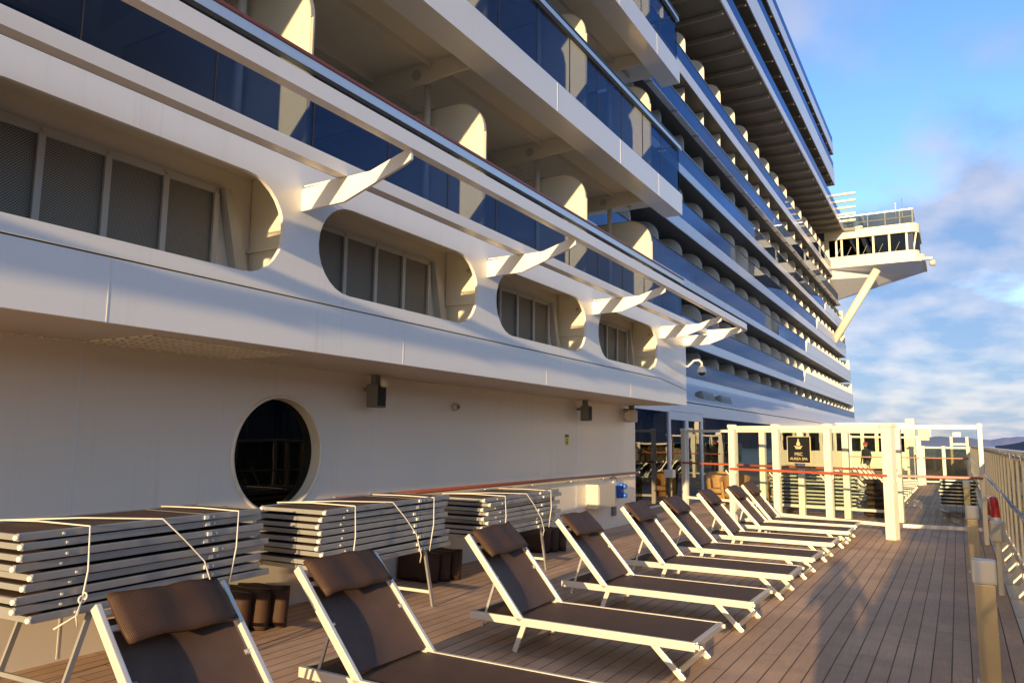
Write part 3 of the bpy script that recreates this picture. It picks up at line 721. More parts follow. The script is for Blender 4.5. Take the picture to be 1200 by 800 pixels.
def make_lounger(loc, rz=0, seed=0, pillow=True, **kw):
    t = empty('sun_lounger', loc, rz, **kw)
    an = BA+R((0,1.2,-.8,.5,-1.4,1.6,-.5,1.,-1.)[seed%9]); bd = Vector((math.cos(an),0,math.sin(an))); bn = Vector((math.sin(an),0,-math.cos(an)))
    s = MB()
    for y in (.016, LW-.016): s.b2(0, LL, y-.016, y+.016, HZ-.064, HZ, bev=.005)
    s.b2(LL-.035, LL+.012, .032, LW-.032, HZ-.050, HZ-.002, bev=.005)
    s.b2(0, .03, .032, LW-.032, HZ-.05, HZ-.005, bev=.004)
    s.b2(HX+.0, HX+.03, .032, LW-.032, HZ-.05, HZ-.015)
    s.build('frame', 'frame', t)
    for y in (.016, LW-.016): MB().lathe((LL, y, HZ-.03), [(.018,0),(.02,.01),(.016,.028)], 12, 'X').build('end_cap', 'frame_end', t)
    # seat sling with slight sag
    s = MB(); n = 10; m = 4; g = []
    for i in range(n+1):
        x = HX+.02+(LL-.06-HX)*i/n
        g.append([s.bm.verts.new((x, .033+(LW-.066)*j/m, HZ-.006-.012*math.sin(math.pi*j/m)*math.sin(math.pi*i/n))) for j in range(m+1)])
    g2 = [[s.bm.verts.new(v.co-Vector((0,0,.006))) for v in r] for r in g]
    for i in range(n):
        for j in range(m): s.bm.faces.new((g[i][j],g[i+1][j],g[i+1][j+1],g[i][j+1])); s.bm.faces.new((g2[i][j],g2[i][j+1],g2[i+1][j+1],g2[i+1][j]))
    s.build('seat_sling', 'sling', t, smooth=True)
    MB().b2(.03, HX, .033, LW-.033, HZ-.02, HZ-.014).build('rear_sling', 'sling', t)
    # backrest
    h = Vector((HX+.02, 0, HZ+.01)); s = MB()
    for y in (.016, LW-.016):
        a = h+Vector((0,y,0)); s.bar(a-bd*.05, a+bd*BL, .032, .055, up=tuple(bn), bev=.006)
    for d in (BL-.05, BL-.14): s.bar(h+bd*d+Vector((0,.03,0)), h+bd*d+Vector((0,LW-.03,0)), .03, .03, up=tuple(bn))
    s.build('backrest_frame', 'frame', t)
    s = MB(); g = []
    for i in range(9):
        d = .02+(BL-.10)*i/8
        g.append([h+bd*d+Vector((0,.05+(LW-.10)*j/4,0))-bn*(.045*math.sin(math.pi*j/4)*(.5+.5*math.sin(math.pi*i/8)))-bn*-.0 for j in range(5)])
    v1 = [[s.bm.verts.new(p) for p in r] for r in g]; v2 = [[s.bm.verts.new(p-bn*.006) for p in r] for r in g]
    for i in range(8):
        for j in range(4): s.bm.faces.new((v1[i][j],v1[i+1][j],v1[i+1][j+1],v1[i][j+1])); s.bm.faces.new((v2[i][j],v2[i][j+1],v2[i+1][j+1],v2[i+1][j]))
    s.build('backrest_sling', 'sling', t, smooth=True)
    # support strut each side
    s = MB()
    for y in (.045, LW-.045):
        p = h+bd*.36+Vector((0,y,0)); s.bar(p, (.10, y, HZ-.12), .012, .022); s.lathe((p.x, y-.02, p.z), [(.014,0),(.014,.04)], 10, 'Y')
    s.bar((.10,.045,HZ-.12),(.10,LW-.045,HZ-.12),.014,.014)
    s.build('support_strut', 'alu', t)
    # bolts
    # legs: front pair + rear pair, each with its stretcher
    for y in (.055, LW-.055):
        MB().bar((LL-.36,y,HZ-.04),(LL-.10,y,0.0),.028,.045,bev=.005).build('leg','frame',t)
        MB().bar((HX+.07,y,HZ-.04),(HX-.03,y,0.0),.028,.045,bev=.005).build('leg','frame',t)
    MB().bar((LL-.14,.06,.055),(LL-.14,LW-.06,.055),.024,.035).build('stretcher','frame',t); MB().bar((HX-.01,.06,.075),(HX-.01,LW-.06,.075),.024,.035).build('stretcher','frame',t)
    if pillow:
        mb = pillow_mesh(LW-.12, .29, .062, seed)
        c = h+bd*(BL-.12)+Vector((0,LW/2,0))+bn*.052
        up = bn; xx = Vector((0,1,0)); yy = up.cross(xx)
        mt = Matrix((xx, yy, up)).transposed().to_4x4(); mt.translation = c
        mt = mt @ Euler((R(-6),0,R((seed%3-1)*1.6))).to_matrix().to_4x4()
        p = mb.build('headrest_pillow','pillow',t,smooth=True); p.matrix_local = mt
    return t
XB = -3.70
spots = [(2.32,XB+.02,0,'open sun lounger nearest the camera, cut off at the bottom left'),
 (3.72,XB-.03,0,'second open sun lounger from the camera, its foot end cut off by the photo'),
 (5.66,XB,.0,'open brown sun lounger third from the camera, the nearest one shown whole'),
 (7.38,XB+.02,.0,'fourth open sun lounger from the camera, beside the third with sunlit foot'),
 (9.07,XB+.05,.0,'fifth open sun lounger from the camera, just past the farthest tied stack'),
 (10.62,XB+.05,.0,'sixth open sun lounger from the camera, in the middle of the row'),
 (12.3,XB+.06,.0,'seventh open sun lounger from the camera, third from the spa fence'),
 (14.05,XB+.08,.0,'second open sun lounger from the spa fence, eighth in the row'),
 (15.2,XB+.06,.0,'last open sun lounger of the row, right against the spa fence')]
for i, (y, x, rz, lab) in enumerate(spots):
    make_lounger((x, y, 0), rz+R([.6,-.5,.4,-.3,.6,-.6,.3,.5,-.3][i]), i, label=lab, cat='sun lounger', group='open sun loungers in a row facing the sea')

# folded lounger, long axis +Y, origin at near front corner
def make_folded(loc, rz, lab, grp, legs=0, near_legs=True, name='folded_sun_lounger'):
    t = empty(name, loc, rz, label=lab, cat='sun lounger', group=grp)
    s = MB()
    for x in (-.016, -LW+.016): s.b2(x-.015, x+.015, 0, LL, 0, .047, bev=.004)
    for y in (.015, LL-.015, 1.45): s.b2(-LW+.032, -.032, y-.013, y+.013, .004, .04)
    s.build('frame', 'alu_frame', t)
    for x in (-.016, -LW+.016): MB().lathe((x, -.018, .021), [(.015,0),(.018,.012),(.018,.02)], 10, 'Y').build('end_cap', 'frame_end', t)
    for y in (.28, 1.47): MB().lathe((-.001, y, .021), [(.009,0),(.009,.006)], 8, 'X').build('rivet', 'frame_end', t)
    MB().b2(-LW+.034, -.034, .03, LL-.03, .030, .038).build('sling', 'sling', t)
    MB().b2(-.0, .010, 1.38, 1.42, .008, .036).build('hinge','frame_end',t)
    if legs:
        for x in (-.05, -LW+.05):
            if near_legs: MB().bar((x,.42,0),(x,.22,-legs),.022,.036).build('leg','alu_frame',t)
            MB().bar((x,1.55,0),(x,1.72,-legs),.022,.036).build('leg','alu_frame',t)
        if near_legs: MB().bar((-.05,.27,-legs*.75),(-LW+.05,.27,-legs*.75),.02,.03).build('stretcher','alu_frame',t)
        MB().bar((-.05,1.68,-legs*.75),(-LW+.05,1.68,-legs*.75),.02,.03).build('stretcher','frame',t)
    return t
M['alu_frame'] = paint('grey_aluminium', (.36,.36,.34), .36, metal=.4, var=.12, scale=6)  # greyer and darker than the open lounger frames
ordn = ['topmost','second from the top','third from the top','fourth from the top','fifth from the top','sixth from the top','seventh from the top','eighth from the top','ninth from the top','lowest']
stacks = [(2.62,-4.93,R(3.2),9,1.145,'nearest tied stack under the porthole',.062),(4.98,-4.78,R(1.5),9,1.12,'middle tied stack by the wall',.060),(7.72,-4.83,R(1.),9,1.05,'farthest tied stack by the wall',.053)]
rnd = random.Random(4)
for si, (y, x, rz, n, ztop, nm, pitch) in enumerate(stacks):
    for k in range(n):
        z = ztop-.045-k*pitch
        lab = 'folded sun lounger, %s in the %s' % (ordn[k] if k < n-1 else 'lowest', nm)
        dx, dy = rnd.uniform(-.03,.03), rnd.uniform(-.06,.06)
        t = make_folded((x+dx, y+dy, z), rz+R(rnd.uniform(-.7,.7)), lab, 'folded sun loungers tied in stacks', legs=(z if k == n-1 else 0), near_legs=(si == 0))
        t.rotation_euler.x = R(rnd.uniform(-.2,.3)+.35)
    # cords
    bot = ztop-.045-(n-1)*pitch
    def loc(u, v, z):  # u along, v across (0 front .. 1 back)
        c, s_ = math.cos(rz), math.sin(rz); lx = -v*LW; ly = u*LL
        return (x+lx*c-ly*s_+.0, y+lx*s_+ly*c, z)
    def P3(u, v, z, off=0): p = Vector(loc(u, v, z)); p.x += off; return p
    zt = ztop+.012
    for nm2, pts in (('near cord', [P3(.14,1,bot,-.02),P3(.13,1.02,zt),P3(.16,.55,zt+.01),P3(.19,-.01,zt,.03),P3(.19,-.03,(zt+bot)/2,.03),P3(.175,-.03,bot+.1,.035),P3(.17,-.02,bot,.02),P3(.10,-.01,bot-.06,.01)]),
                     ('slanting cord', [P3(.12,1.02,zt),P3(.3,.5,zt+.01),P3(.47,-.01,zt,.03),P3(.56,-.03,zt-.16,.04),P3(.66,-.03,zt-.34,.04),P3(.72,-.02,bot-.02,.03),P3(.73,-.01,bot-.10,.01)]),
                     ('far cord', [P3(.80,1.02,zt),P3(.82,.5,zt+.006),P3(.83,-.01,zt,.03),P3(.82,-.03,(zt+bot)/2,.03),P3(.80,-.02,bot,.02)])):
        mb = MB().tube(pts, .006, 6)
        if nm2 == 'near cord': mb.torus(pts[5], .022, .007, 'X', 12, 6).torus(pts[5]+Vector((.01,.012,.02)), .02, .006, 'Y', 12, 6).tube([pts[5], pts[5]+Vector((.03,-.05,-.09)), pts[5]+Vector((.02,-.03,-.16))], .005, 5)
        tag(mb.build('cord', 'rope'), 'white %s tied round the %s' % (nm2.replace('near cord','cord at the near end,').replace('far cord','cord at the far end,').replace('slanting cord','cord slanting across the front,'), nm), 'cord', 'white cords holding the stacks')
# brown cushions stored under the stacks
cs = [(-5.74,5.22,R(8),'nearest tied stack'),(-5.74,8.15,R(-5),'middle tied stack'),(-5.74,11.1,R(4),'farthest tied stack')]
for x, y, rz, nm in cs:
    for k in range(3):
        mb = pillow_mesh(.55,.36,.17,k+3)
        o = mb.build('cushion','pillow',smooth=True)
        o.location = (x+.0-.05*k, y-.19*k, .185); o.rotation_euler = (R(84+3*k), R(2*k), rz+R(4*k)+R(4))
        tag(o, 'brown cushion standing under the far end of the %s, %s' % (nm, ['outermost','middle one','innermost'][k]), 'cushion', 'brown cushions stored under the stacks')

# ------------------------------------------------------------------ wall fittings
def thing(mb, name, mat, **kw): return tag(mb.build(name, mat), **kw)
def box_speaker(y, z, lab, h=.28):
    t = empty('wall_loudspeaker', (XW, y, z), label=lab, cat='loudspeaker', group='grey box loudspeakers under the soffit')
    MB().b2(.10,.26,-.09,.09,-h/2,h/2,bev=.015).build('cabinet','grey',t)
    MB().b2(.262,.266,-.07,.07,-h/2+.02,h/2-.02).build('front_grille','dark',t)
    MB().b2(0,.10,-.03,.03,h/2-.08,h/2-.04).b2(.12,.2,-.04,.04,h/2,2.488-z).build('bracket','grey',t)
    return t
t = box_speaker(7.0, 2.24, 'grey box loudspeaker with small camera under the soffit near the porthole')
MB().lathe((.30,.0,.14),[(.02,-.04),(.05,-.03),(.05,.03),(.04,.05)],14,'Z').build('camera','cream',t)
box_speaker(12.95, 2.24, 'smaller looking grey box loudspeaker under the soffit above the warning sign')
t = empty('wall_lamp', (XW, 8.89, 2.19), label='small round grey fixture high on the wall between the two loudspeakers', cat='wall fixture')
MB().lathe((0,0,0),[(.06,0),(.06,.03),(.045,.06),(.02,.075)],20,'X').build('housing','beige_box',t); MB().lathe((0,0,0),[(.035,.0),(.03,.082)],16,'X').build('lens','grey',t)
t = empty('horn_loudspeaker', (XW, 15.25, 2.26), label='beige horn loudspeaker at the wall corner next to dark glass', cat='loudspeaker')
MB().box((.16,-.02,0),(.24,.20,.26),(0,0,R(-25)),bev=.03).build('housing','beige_box',t)
MB().lathe((.17,-.13,0),[(.09,-.02),(.075,-.012),(.03,.02)],20,'Y').torus((.17,-.145,0),.09,.012,'Y',20,6).build('horn','ceil',t)
MB().b2(0,.1,-.02,.02,.10,.16).b2(.1,.22,.02,.06,.1,.225).build('bracket','grey',t)
t = empty('warning_sign', (XW, 12.5, 1.745), label='tiny yellow and black warning sign on the white wall', cat='sign')
MB().b2(.0,.004,-.075,.075,-.10,.05).build('yellow_plate','yellow',t); MB().b2(.0,.0045,-.075,.075,.052,.10).build('black_plate','black',t)
MB().prism([(.006,-.04,-.07),(.006,.04,-.07),(.006,.015,-.02),(.006,-.015,-.02)],(.001,0,0)).lathe((.005,0,.005),[(.018,0),(.018,.002)],12,'X').build('symbol','black',t)
t = empty('junction_box', (XW, 13.75, .70), label='beige electrical box on the wall below the handrail, right of the farthest stack', cat='electrical box')
MB().b2(.0,.26,-.44,.40,-.23,.22,bev=.012).build('housing','beige_box',t); MB().b2(.262,.268,-.40,.36,-.19,.18).build('cover','beige_box',t)
t = empty('blue_socket', (XW, 14.75, .72), label='bright blue power socket on the wall beside the beige box', cat='power socket')
MB().b2(0,.03,-.16,.12,-.2,.24).build('back_plate','reflective',t); MB().b2(.03,.16,-.02,.11,-.14,.16,bev=.03).lathe((.16,.05,-.08),[(.05,-.03),(.055,.06),(.03,.08)],14,'X').lathe((.16,.05,.10),[(.05,-.03),(.055,.06),(.03,.08)],14,'X').build('socket','blue',t)
MB().tube([(.04,-.36,.27),(.05,-.2,.30),(.05,-.08,.27),(.06,-.04,.18)],.012,8).build('cable','grey',t)
MB().b2(0,.05,-.2,-.05,-.48,-.30).build('outlet','grey',t)
t = empty('security_camera', (-4.93, 15.57, 3.31), label='white dome security camera on a curved arm at the corner of the fascia', cat='camera')
MB().b2(-.05,.05,-.02,.01,-.08,.08,bev=.01).build('base','white',t)
MB().tube([(0,0,0),(.10,.05,.0),(.22,.08,.12),(.32,.1,.13),(.38,.1,.07),(.38,.1,.0)],.022,10).build('arm','white',t)
MB().lathe((.38,.1,-.14),[(.09,0),(.10,.03),(.07,.10),(.035,.15)],20).build('housing','white',t); MB().lathe((.38,.1,-.2),[(.02,0),(.055,.02),(.075,.06)],18).build('dome','black',t)
for i, (y, z, lab) in enumerate(((26.9,3.32,'near one of two rounded grey floodlights under the sloping eave'),(29.35,3.30,'far one of two rounded grey floodlights under the sloping eave'))):
    t = empty('floodlight', (-7.70, y, z-.06), label=lab, cat='floodlight', group='floodlights under the eave')
    MB().box((0,0,0),(.30,1.5,.46),(0,R(-15),0),bev=.09).build('housing','flood_grey',t); MB().box((.155,0,-.03),(.02,1.2,.34),(0,R(-15),0),bev=.008).build('lens','grey',t)
    MB().b2(-.3,-.1,-.04,.04,.0,.25).build('bracket','grey',t)

# ------------------------------------------------------------------ spa fences
def fence(name, P, ztop, zrail, zbot, post, label, glass='glass_clear', braces=True, redmat='rail_red', lower_glass=True, cat='fence', skip=None):
    c = Vector(P[0]+(0,)); t = empty(name, c, label=label, cat=cat)
    def T_(mb, nm, mt, par=None):
        o = W(mb.build(nm, mt), t)
        if par: o.parent = par
        return o
    for i, (x, y) in enumerate(P):
        if i == skip: continue
        j = min(i, len(P)-2); d = Vector((P[j+1][0]-P[j][0], P[j+1][1]-P[j][1], 0)).normalized(); ang = math.atan2(d.y, d.x)
        w = post*(1.45 if (braces == 'big' and i == len(P)-1) else 1)
        p = T_(MB().box((x,y,ztop/2),(w,w,ztop),(0,0,ang),bev=.008).box((x,y,ztop+.01),(w*1.25,w*1.25,.08),(0,0,ang),bev=.02), 'post', 'fence')
        if braces:
            n = Vector((-d.y, d.x, 0)); 
            if n.y > 0: n = -n
            for sg in (-1, 1):
                q = Vector((x,y,0))+d*sg*w*.5
                T_(MB().tube([q+Vector((0,0,zrail-.13))-n*.0, q+d*sg*.04+n*.03+Vector((0,0,zrail-.12)), q+d*sg*.07+n*.08+Vector((0,0,zrail-.04))], .014, 8), 'rail_bracket', 'fence', p)
    for (x0, y0), (x1, y1) in zip(P, P[1:]):
        a = Vector((x0,y0,0)); b_ = Vector((x1,y1,0)); d = (b_-a).normalized(); n = Vector((-d.y,d.x,0))
        if n.y > 0: n = -n
        Z = Vector((0,0,1)); a2 = a+d*post*.55; b2 = b_-d*post*.55
        T_(MB().bar(a2+Z*(ztop-.02), b2+Z*(ztop-.02), .06, .07), 'top_bar', 'fence')
        T_(MB().bar(a2+Z*zbot, b2+Z*zbot, .05, .06), 'bottom_bar', 'fence')
        T_(MB().bar(a2+Z*(zbot+.03)+Z*((ztop-.05-zbot-.03)/2), b2+Z*(zbot+.03)+Z*((ztop-.05-zbot-.03)/2), .010, ztop-.05-zbot-.05), 'glass_panel', glass)
    s = MB(); 
    for (x0, y0), (x1, y1) in zip(P, P[1:]):
        a = Vector((x0,y0,zrail)); b_ = Vector((x1,y1,zrail)); d = (b_-a).normalized(); n = Vector((-d.y,d.x,0))
        if n.y > 0: n = -n
        s.bar(a+n*(post*.5+.04), b_+n*(post*.5+.04), .055, .05, bev=.012)
    T_(s, 'handrail', redmat)
    return t
f1 = fence('spa_fence', [(-4.35,17.22),(-3.33,16.82),(-2.25,16.38),(-1.13,15.92)], 2.08, 1.16, .26, .125, 'near cream fence of tall posts, glass panels and red handrail closing off the spa deck', braces='big')
f1b = fence('spa_gate', [(-1.0,15.95),(.34,16.1)], 2.08, 1.16, .26, .075, 'cream framed glass gate section between the thick post and the ship side', braces=False, skip=0)
f2 = fence('inner_fence', [(-6.6,20.9),(-5.09,20.34),(-4.29,20.0),(-3.34,19.8),(-2.31,19.66),(-1.2,19.5)], 2.05, 1.16, .22, .14, 'second cream fence with red handrail standing behind the first', braces=False)
# sign
sx, sy = ( -3.33+ -2.25)/2, (16.82+16.38)/2
t = empty('spa_sign', (-2.82, 16.52, 1.60), R(-22.3), label='black sign with gold emblem and lettering hung on the near fence', cat='sign')
MB().b2(-.25,.25,-.02,.0,-.26,.27,bev=.004).build('panel','black',t)
s = MB(); 
for a_, b_ in (((-.25,-.26),(.25,-.26)),((.25,-.26),(.25,.27)),((.25,.27),(-.25,.27)),((-.25,.27),(-.25,-.26))): s.bar((a_[0],-.01,a_[1]),(b_[0],-.01,b_[1]),.03,.012)
s.build('frame','gold',t)
rot = Matrix.Rotation(R(90),4,'X')
text('lettering','MSC',.095,'gold',t,Matrix.Translation((0,-.024,-.115))@rot)
text('lettering','AUREA SPA',.078,'gold',t,Matrix.Translation((0,-.024,-.205))@rot)
s = MB(); yv = -.026
s.lathe((0,yv,.205),[(.018,0),(.018,.003)],14,'Y')
s.prism([(-.03,yv,.08),(.03,yv,.08),(.045,yv,.12),(.012,yv,.19),(-.012,yv,.19),(-.045,yv,.12)],(0,.003,0))
s.prism([(-.055,yv-.001,.02),(.055,yv-.001,.02),(.065,yv-.001,.05),(.10,yv-.001,.085),(.04,yv-.001,.075),(0,yv-.001,.055),(-.04,yv-.001,.075),(-.10,yv-.001,.085),(-.065,yv-.001,.05)],(0,.003,0))
s.build('emblem','gold',t)

# tub chairs behind the fences
def tub(x, y, rz, lab):
    t = empty('wicker_armchair', (x,y,0), rz, label=lab, cat='armchair', group='tan wicker armchairs behind the fence')
    s = MB(); n = 22; r0, r1 = .42, .34
    ring = []
    for i in range(n+1):
        a = R(-30)+R(240)*i/n; h = .86-.20*abs(i/n*2-1)**2
        ring.append([s.bm.verts.new(p) for p in ((r0*.82*math.cos(a),r0*.82*math.sin(a),.04),(r0*math.cos(a),r0*math.sin(a),h),(r1*math.cos(a),r1*math.sin(a),h),(r1*.82*math.cos(a),r1*.82*math.sin(a),.04))])
    for a, b_ in zip(ring, ring[1:]):
        for k in range(4): f = s.bm.faces.new((a[k],b_[k],b_[(k+1)%4],a[(k+1)%4]))
    s.bm.faces.new(ring[0]); s.bm.faces.new(ring[-1])
    s.build('shell','wicker_tan',t)
    MB().lathe((0,0,.24),[(.29,0),(.31,.05),(.31,.10),(.28,.14)],24).build('seat_cushion','wicker_tan',t)
for a in ((-5.35,21.4,R(0),'tan wicker tub armchair seen left of the first fence post'),(-4.55,22.8,R(40),'tan wicker tub armchair between the first two fence posts'),(-4.0,21.2,R(-30),'tan wicker tub armchair just left of the second row of fence posts'),(-6.2,23.0,R(20),'tan wicker tub armchair reflected beside the spa door')): tub(*a)
# stack of loungers behind fence (long axis across)
proto = make_folded((-2.15, 20.75, 1.0), R(90), 'folded sun lounger, topmost in the stack behind the near fence', 'folded sun loungers stacked behind the fence')
for k in range(1, 10):
    c = copy_tree(proto); c.location.z = 1.0-.088*k; c.location.x += rnd.uniform(-.04,.04); c.location.y += rnd.uniform(-.02,.02)
    c['label'] = 'folded sun lounger, %s in the stack behind the near fence' % (ordn[k] if k < 9 else 'lowest')
for k in range(7):
    mb = pillow_mesh(.62,.46,.13,k+11); o = mb.build('cushion','pillow',smooth=True)
    o.location = (-1.72+.05*(k%2), 20.55, .08+.125*k); o.rotation_euler = (R(3*(k%3)-2),0,R(8*(k%3)-6))
    tag(o, 'brown cushion, %s in the pile beside the stack behind the fence' % (['lowest','second from the bottom','third from the bottom','fourth from the bottom','fifth from the bottom','second from the top','topmost'][k]), 'cushion', 'brown cushions piled behind the fence')
# stack near the ship side, far
p2 = make_folded((.34, 21.6, .86), 0, 'folded sun lounger, topmost in the far stack by the ship side', 'folded sun loungers stacked by the ship side')
for k in range(1, 8):
    c = copy_tree(p2); c.location.z = .86-.085*k; c.location.x += rnd.uniform(-.04,.04)
    c['label'] = 'folded sun lounger, %s in the far stack by the ship side' % (ordn[k] if k < 7 else 'lowest')
# row beyond the fence
proto = make_lounger((-3.35, 22.6, 0), 0, 2, pillow=False, label='first sun lounger of the row beyond the fence', cat='sun lounger', group='white framed sun loungers beyond the fence')
for k in range(1, 10):
    c = copy_tree(proto); c.location.y = 22.6+1.28*k
    c['label'] = '%s sun lounger of the row beyond the fence' % (['','second','third','fourth','fifth','sixth','seventh','eighth','ninth','farthest'][k])

# far fence and far deckhouse
fence('far_fence', [(-1.35,37.9),(-.57,37.9),(.34,38.0)], 1.62, 1.16, .15, .13, 'far low screen with dark glass and red handrail across the deck end', glass='glass_smoke', braces=False)
fence('far_glass_screen', [(-4.2,37.1),(-2.8,37.3),(-1.5,37.5)], 2.05, 1.16, .2, .2, 'tall far cream screen with glass, left of the low far screen', braces=False)
fd = empty('far_deckhouse', (-5.6,58,0), label='cream deckhouse with windows at the far end of the open deck', cat='deckhouse')
W(MB().b2(-8.6,-2.9,58,61,0,2.95).build('wall','cream'), fd); W(MB().b2(-8.7,-2.7,57.8,61.2,2.95,3.15).build('roof','cream'), fd)
for i in range(6):
    x = -8.3+i*.9; f = W(MB().b2(x-.05,x+.72,57.94,57.995,1.15,2.5).build('window','fence'), fd)
    o = MB().b2(x+.0,x+.67,57.925,57.938,1.2,2.45).build('pane','glass_bridge'); W(o, fd); o.parent = f
t = empty('ventilation_post', (-1.95, 41, 0), label='tall white square vent post with a lamp rising beyond the far fence', cat='vent post')
MB().b2(-.2,.2,0,.4,0,2.95,bev=.03).build('shaft','cream',t); MB().b2(.3,.8,.0,.4,1.9,2.45,bev=.05).build('lamp_box','beige_box',t); MB().b2(.80,.86,.1,.2,2.1,2.5).build('lamp','reflective',t)
t = empty('mooring_frame', (.05, 52, 0), label='small cream frame structure standing far away past the dark glass screen', cat='frame')
s = MB(); 
for x in (-.4,.4): s.b2(x-.07,x+.07,-.07,.07,0,2.2)
s.b2(-.33,.33,-.06,.06,1.7,1.82); s.build('posts','cream',t); MB().b2(-.3,.1,-.1,.1,2.2,2.45).build('lamp','reflective',t)

# ------------------------------------------------------------------ ship side windscreen
ws = empty('windscreen', (.65, 4, 0), label='tall cream windscreen railing with glass panes along the ship side', cat='windscreen')
def V_(mb, name, mat): return W(mb.build(name, mat), ws)
V_(MB().b2(.60,.72,-6,60,1.63,1.68,bev=.012), 'top_rail', 'fence')
V_(MB().b2(.62,.68,-6,60,.16,.22), 'bottom_rail', 'fence')
V_(MB().b2(.62,.67,-6,60,-.06,.06), 'kerb', 'fence')
y = -5.5; k = 0
while y < 60:
    V_(MB().b2(.635,.665,y-.04,y+.04,-.02,1.63,bev=.004), 'post', 'fence')
    V_(MB().prism([(.44,y+.05,-.058),(.635,y+.05,-.058),(.635,y+.05,.26)], (0,.03,0)), 'gusset', 'fence')
    V_(MB().b2(.653,.661,y+.06,y+1.04,.24,1.6), 'glass_pane', 'glass_smoke')
    y += 1.1; k += 1
    if y > 26: break
y0 = y
while y < 60:
    V_(MB().b2(.635,.665,y-.04,y+.04,-.02,1.63), 'post', 'fence'); V_(MB().b2(.653,.661,y+.06,y+2.1,.24,1.6), 'glass_pane', 'glass_smoke'); y += 2.2
h = V_(MB().tube([(.54,-6,1.0),(.54,58,1.0)],.024,12), 'handrail', 'steel')
s = MB(); y = -5.5
while y < 50: s.tube([(.64,y,.94),(.55,y,.94),(.54,y,.98)],.010,6); y += 2.2
o = s.build('handrail_bracket','steel'); W(o,ws); o.parent = h
# lifebuoy
t = empty('lifebuoy', (.40, 13.6, .66), R(3), label='red lifebuoy with white band hanging by the ship side', cat='lifebuoy')
MB().torus((0,0,0),.275,.06,'X',40,14).build('ring','red',t)
for a in (0,90,180,270): MB().torus((0,0,0),.275,.0615,'X',4,14,R(a-8),R(a+8)).build('band','reflective',t)
MB().tube([(-.05,.30*math.cos(a/10*math.pi*2),.30*math.sin(a/10*math.pi*2)) for a in range(11)],.008,5).build('grab_line','rope',t)
t = empty('control_box', (.35, 10.9, 0), label='cream control box on a short stand beside the lifebuoy', cat='box')
MB().b2(-.08,.08,-.1,.1,.62,.85,bev=.015).build('box','beige_box',t); MB().b2(-.03,.03,-.03,.03,0,.62).build('stand','beige_box',t)
# bollards
for y, lab in ((6.85,'nearest square bollard with white cap at the deck edge'),(12.6,'middle square bollard with white cap at the deck edge'),(21.4,'farthest square bollard by the gate at the deck edge')):
    t = empty('bollard', (.115, y, 0), label=lab, cat='bollard', group='bollards along the deck edge')
    MB().b2(-.07,.07,-.05,.05,.02,.72,bev=.006).build('shaft','brass_post',t); MB().b2(-.082,.082,-.062,.062,.72,.90,bev=.022).build('cap','fence',t)
    MB().b2(-.085,.085,-.065,.065,0,.02).build('base_plate','fence',t)
    for bx_ in (-.076,.076):
        for by_ in (-.056,.056): MB().lathe((bx_,by_,.02),[(.007,0),(.007,.008)],6).build('bolt','alu',t)
# glass light posts by the spa door
for x, y, lab, mt in ((-6.6,19.6,'glass lamp post with pale cap standing before the dark glass front','fence'),):
    t = empty('lamp_post', (x,y,0), label=lab, cat='lamp post')
    MB().b2(-.09,.09,-.09,.09,0,.80).build('shaft','glass_smoke',t); MB().b2(-.12,.12,-.12,.12,.80,1.0,bev=.01).build('cap',mt,t); MB().b2(.05,.085,-.085,-.05,0,.8).build('edge','fence',t)

# ------------------------------------------------------------------ people
def skin_body(name, J, E, mat, parent=None, root=0, sub=2):
    me = bpy.data.meshes.new(name); me.from_pydata([j[:3] for j in J], E, []); me.update()
    o = bpy.data.objects.new(name, me); col.objects.link(o)
    o.modifiers.new('skin','SKIN').use_smooth_shade = True
    for i, j in enumerate(J):
        v = me.skin_vertices[0].data[i]; v.radius = (j[3], j[4] if len(j) > 4 else j[3]); v.use_root = (i == root)
    o.modifiers.new('sub','SUBSURF').levels = sub; o.modifiers['sub'].render_levels = sub
    dg = bpy.context.evaluated_depsgraph_get(); dg.update()
    m2 = bpy.data.meshes.new_from_object(o.evaluated_get(dg)); bpy.data.objects.remove(o)
    m2.materials.clear(); m2.materials.append(M[mat])
    for p in m2.polygons: p.use_smooth = True
    o = bpy.data.objects.new(name, m2); col.objects.link(o)
    if parent: o.parent = parent
    return o
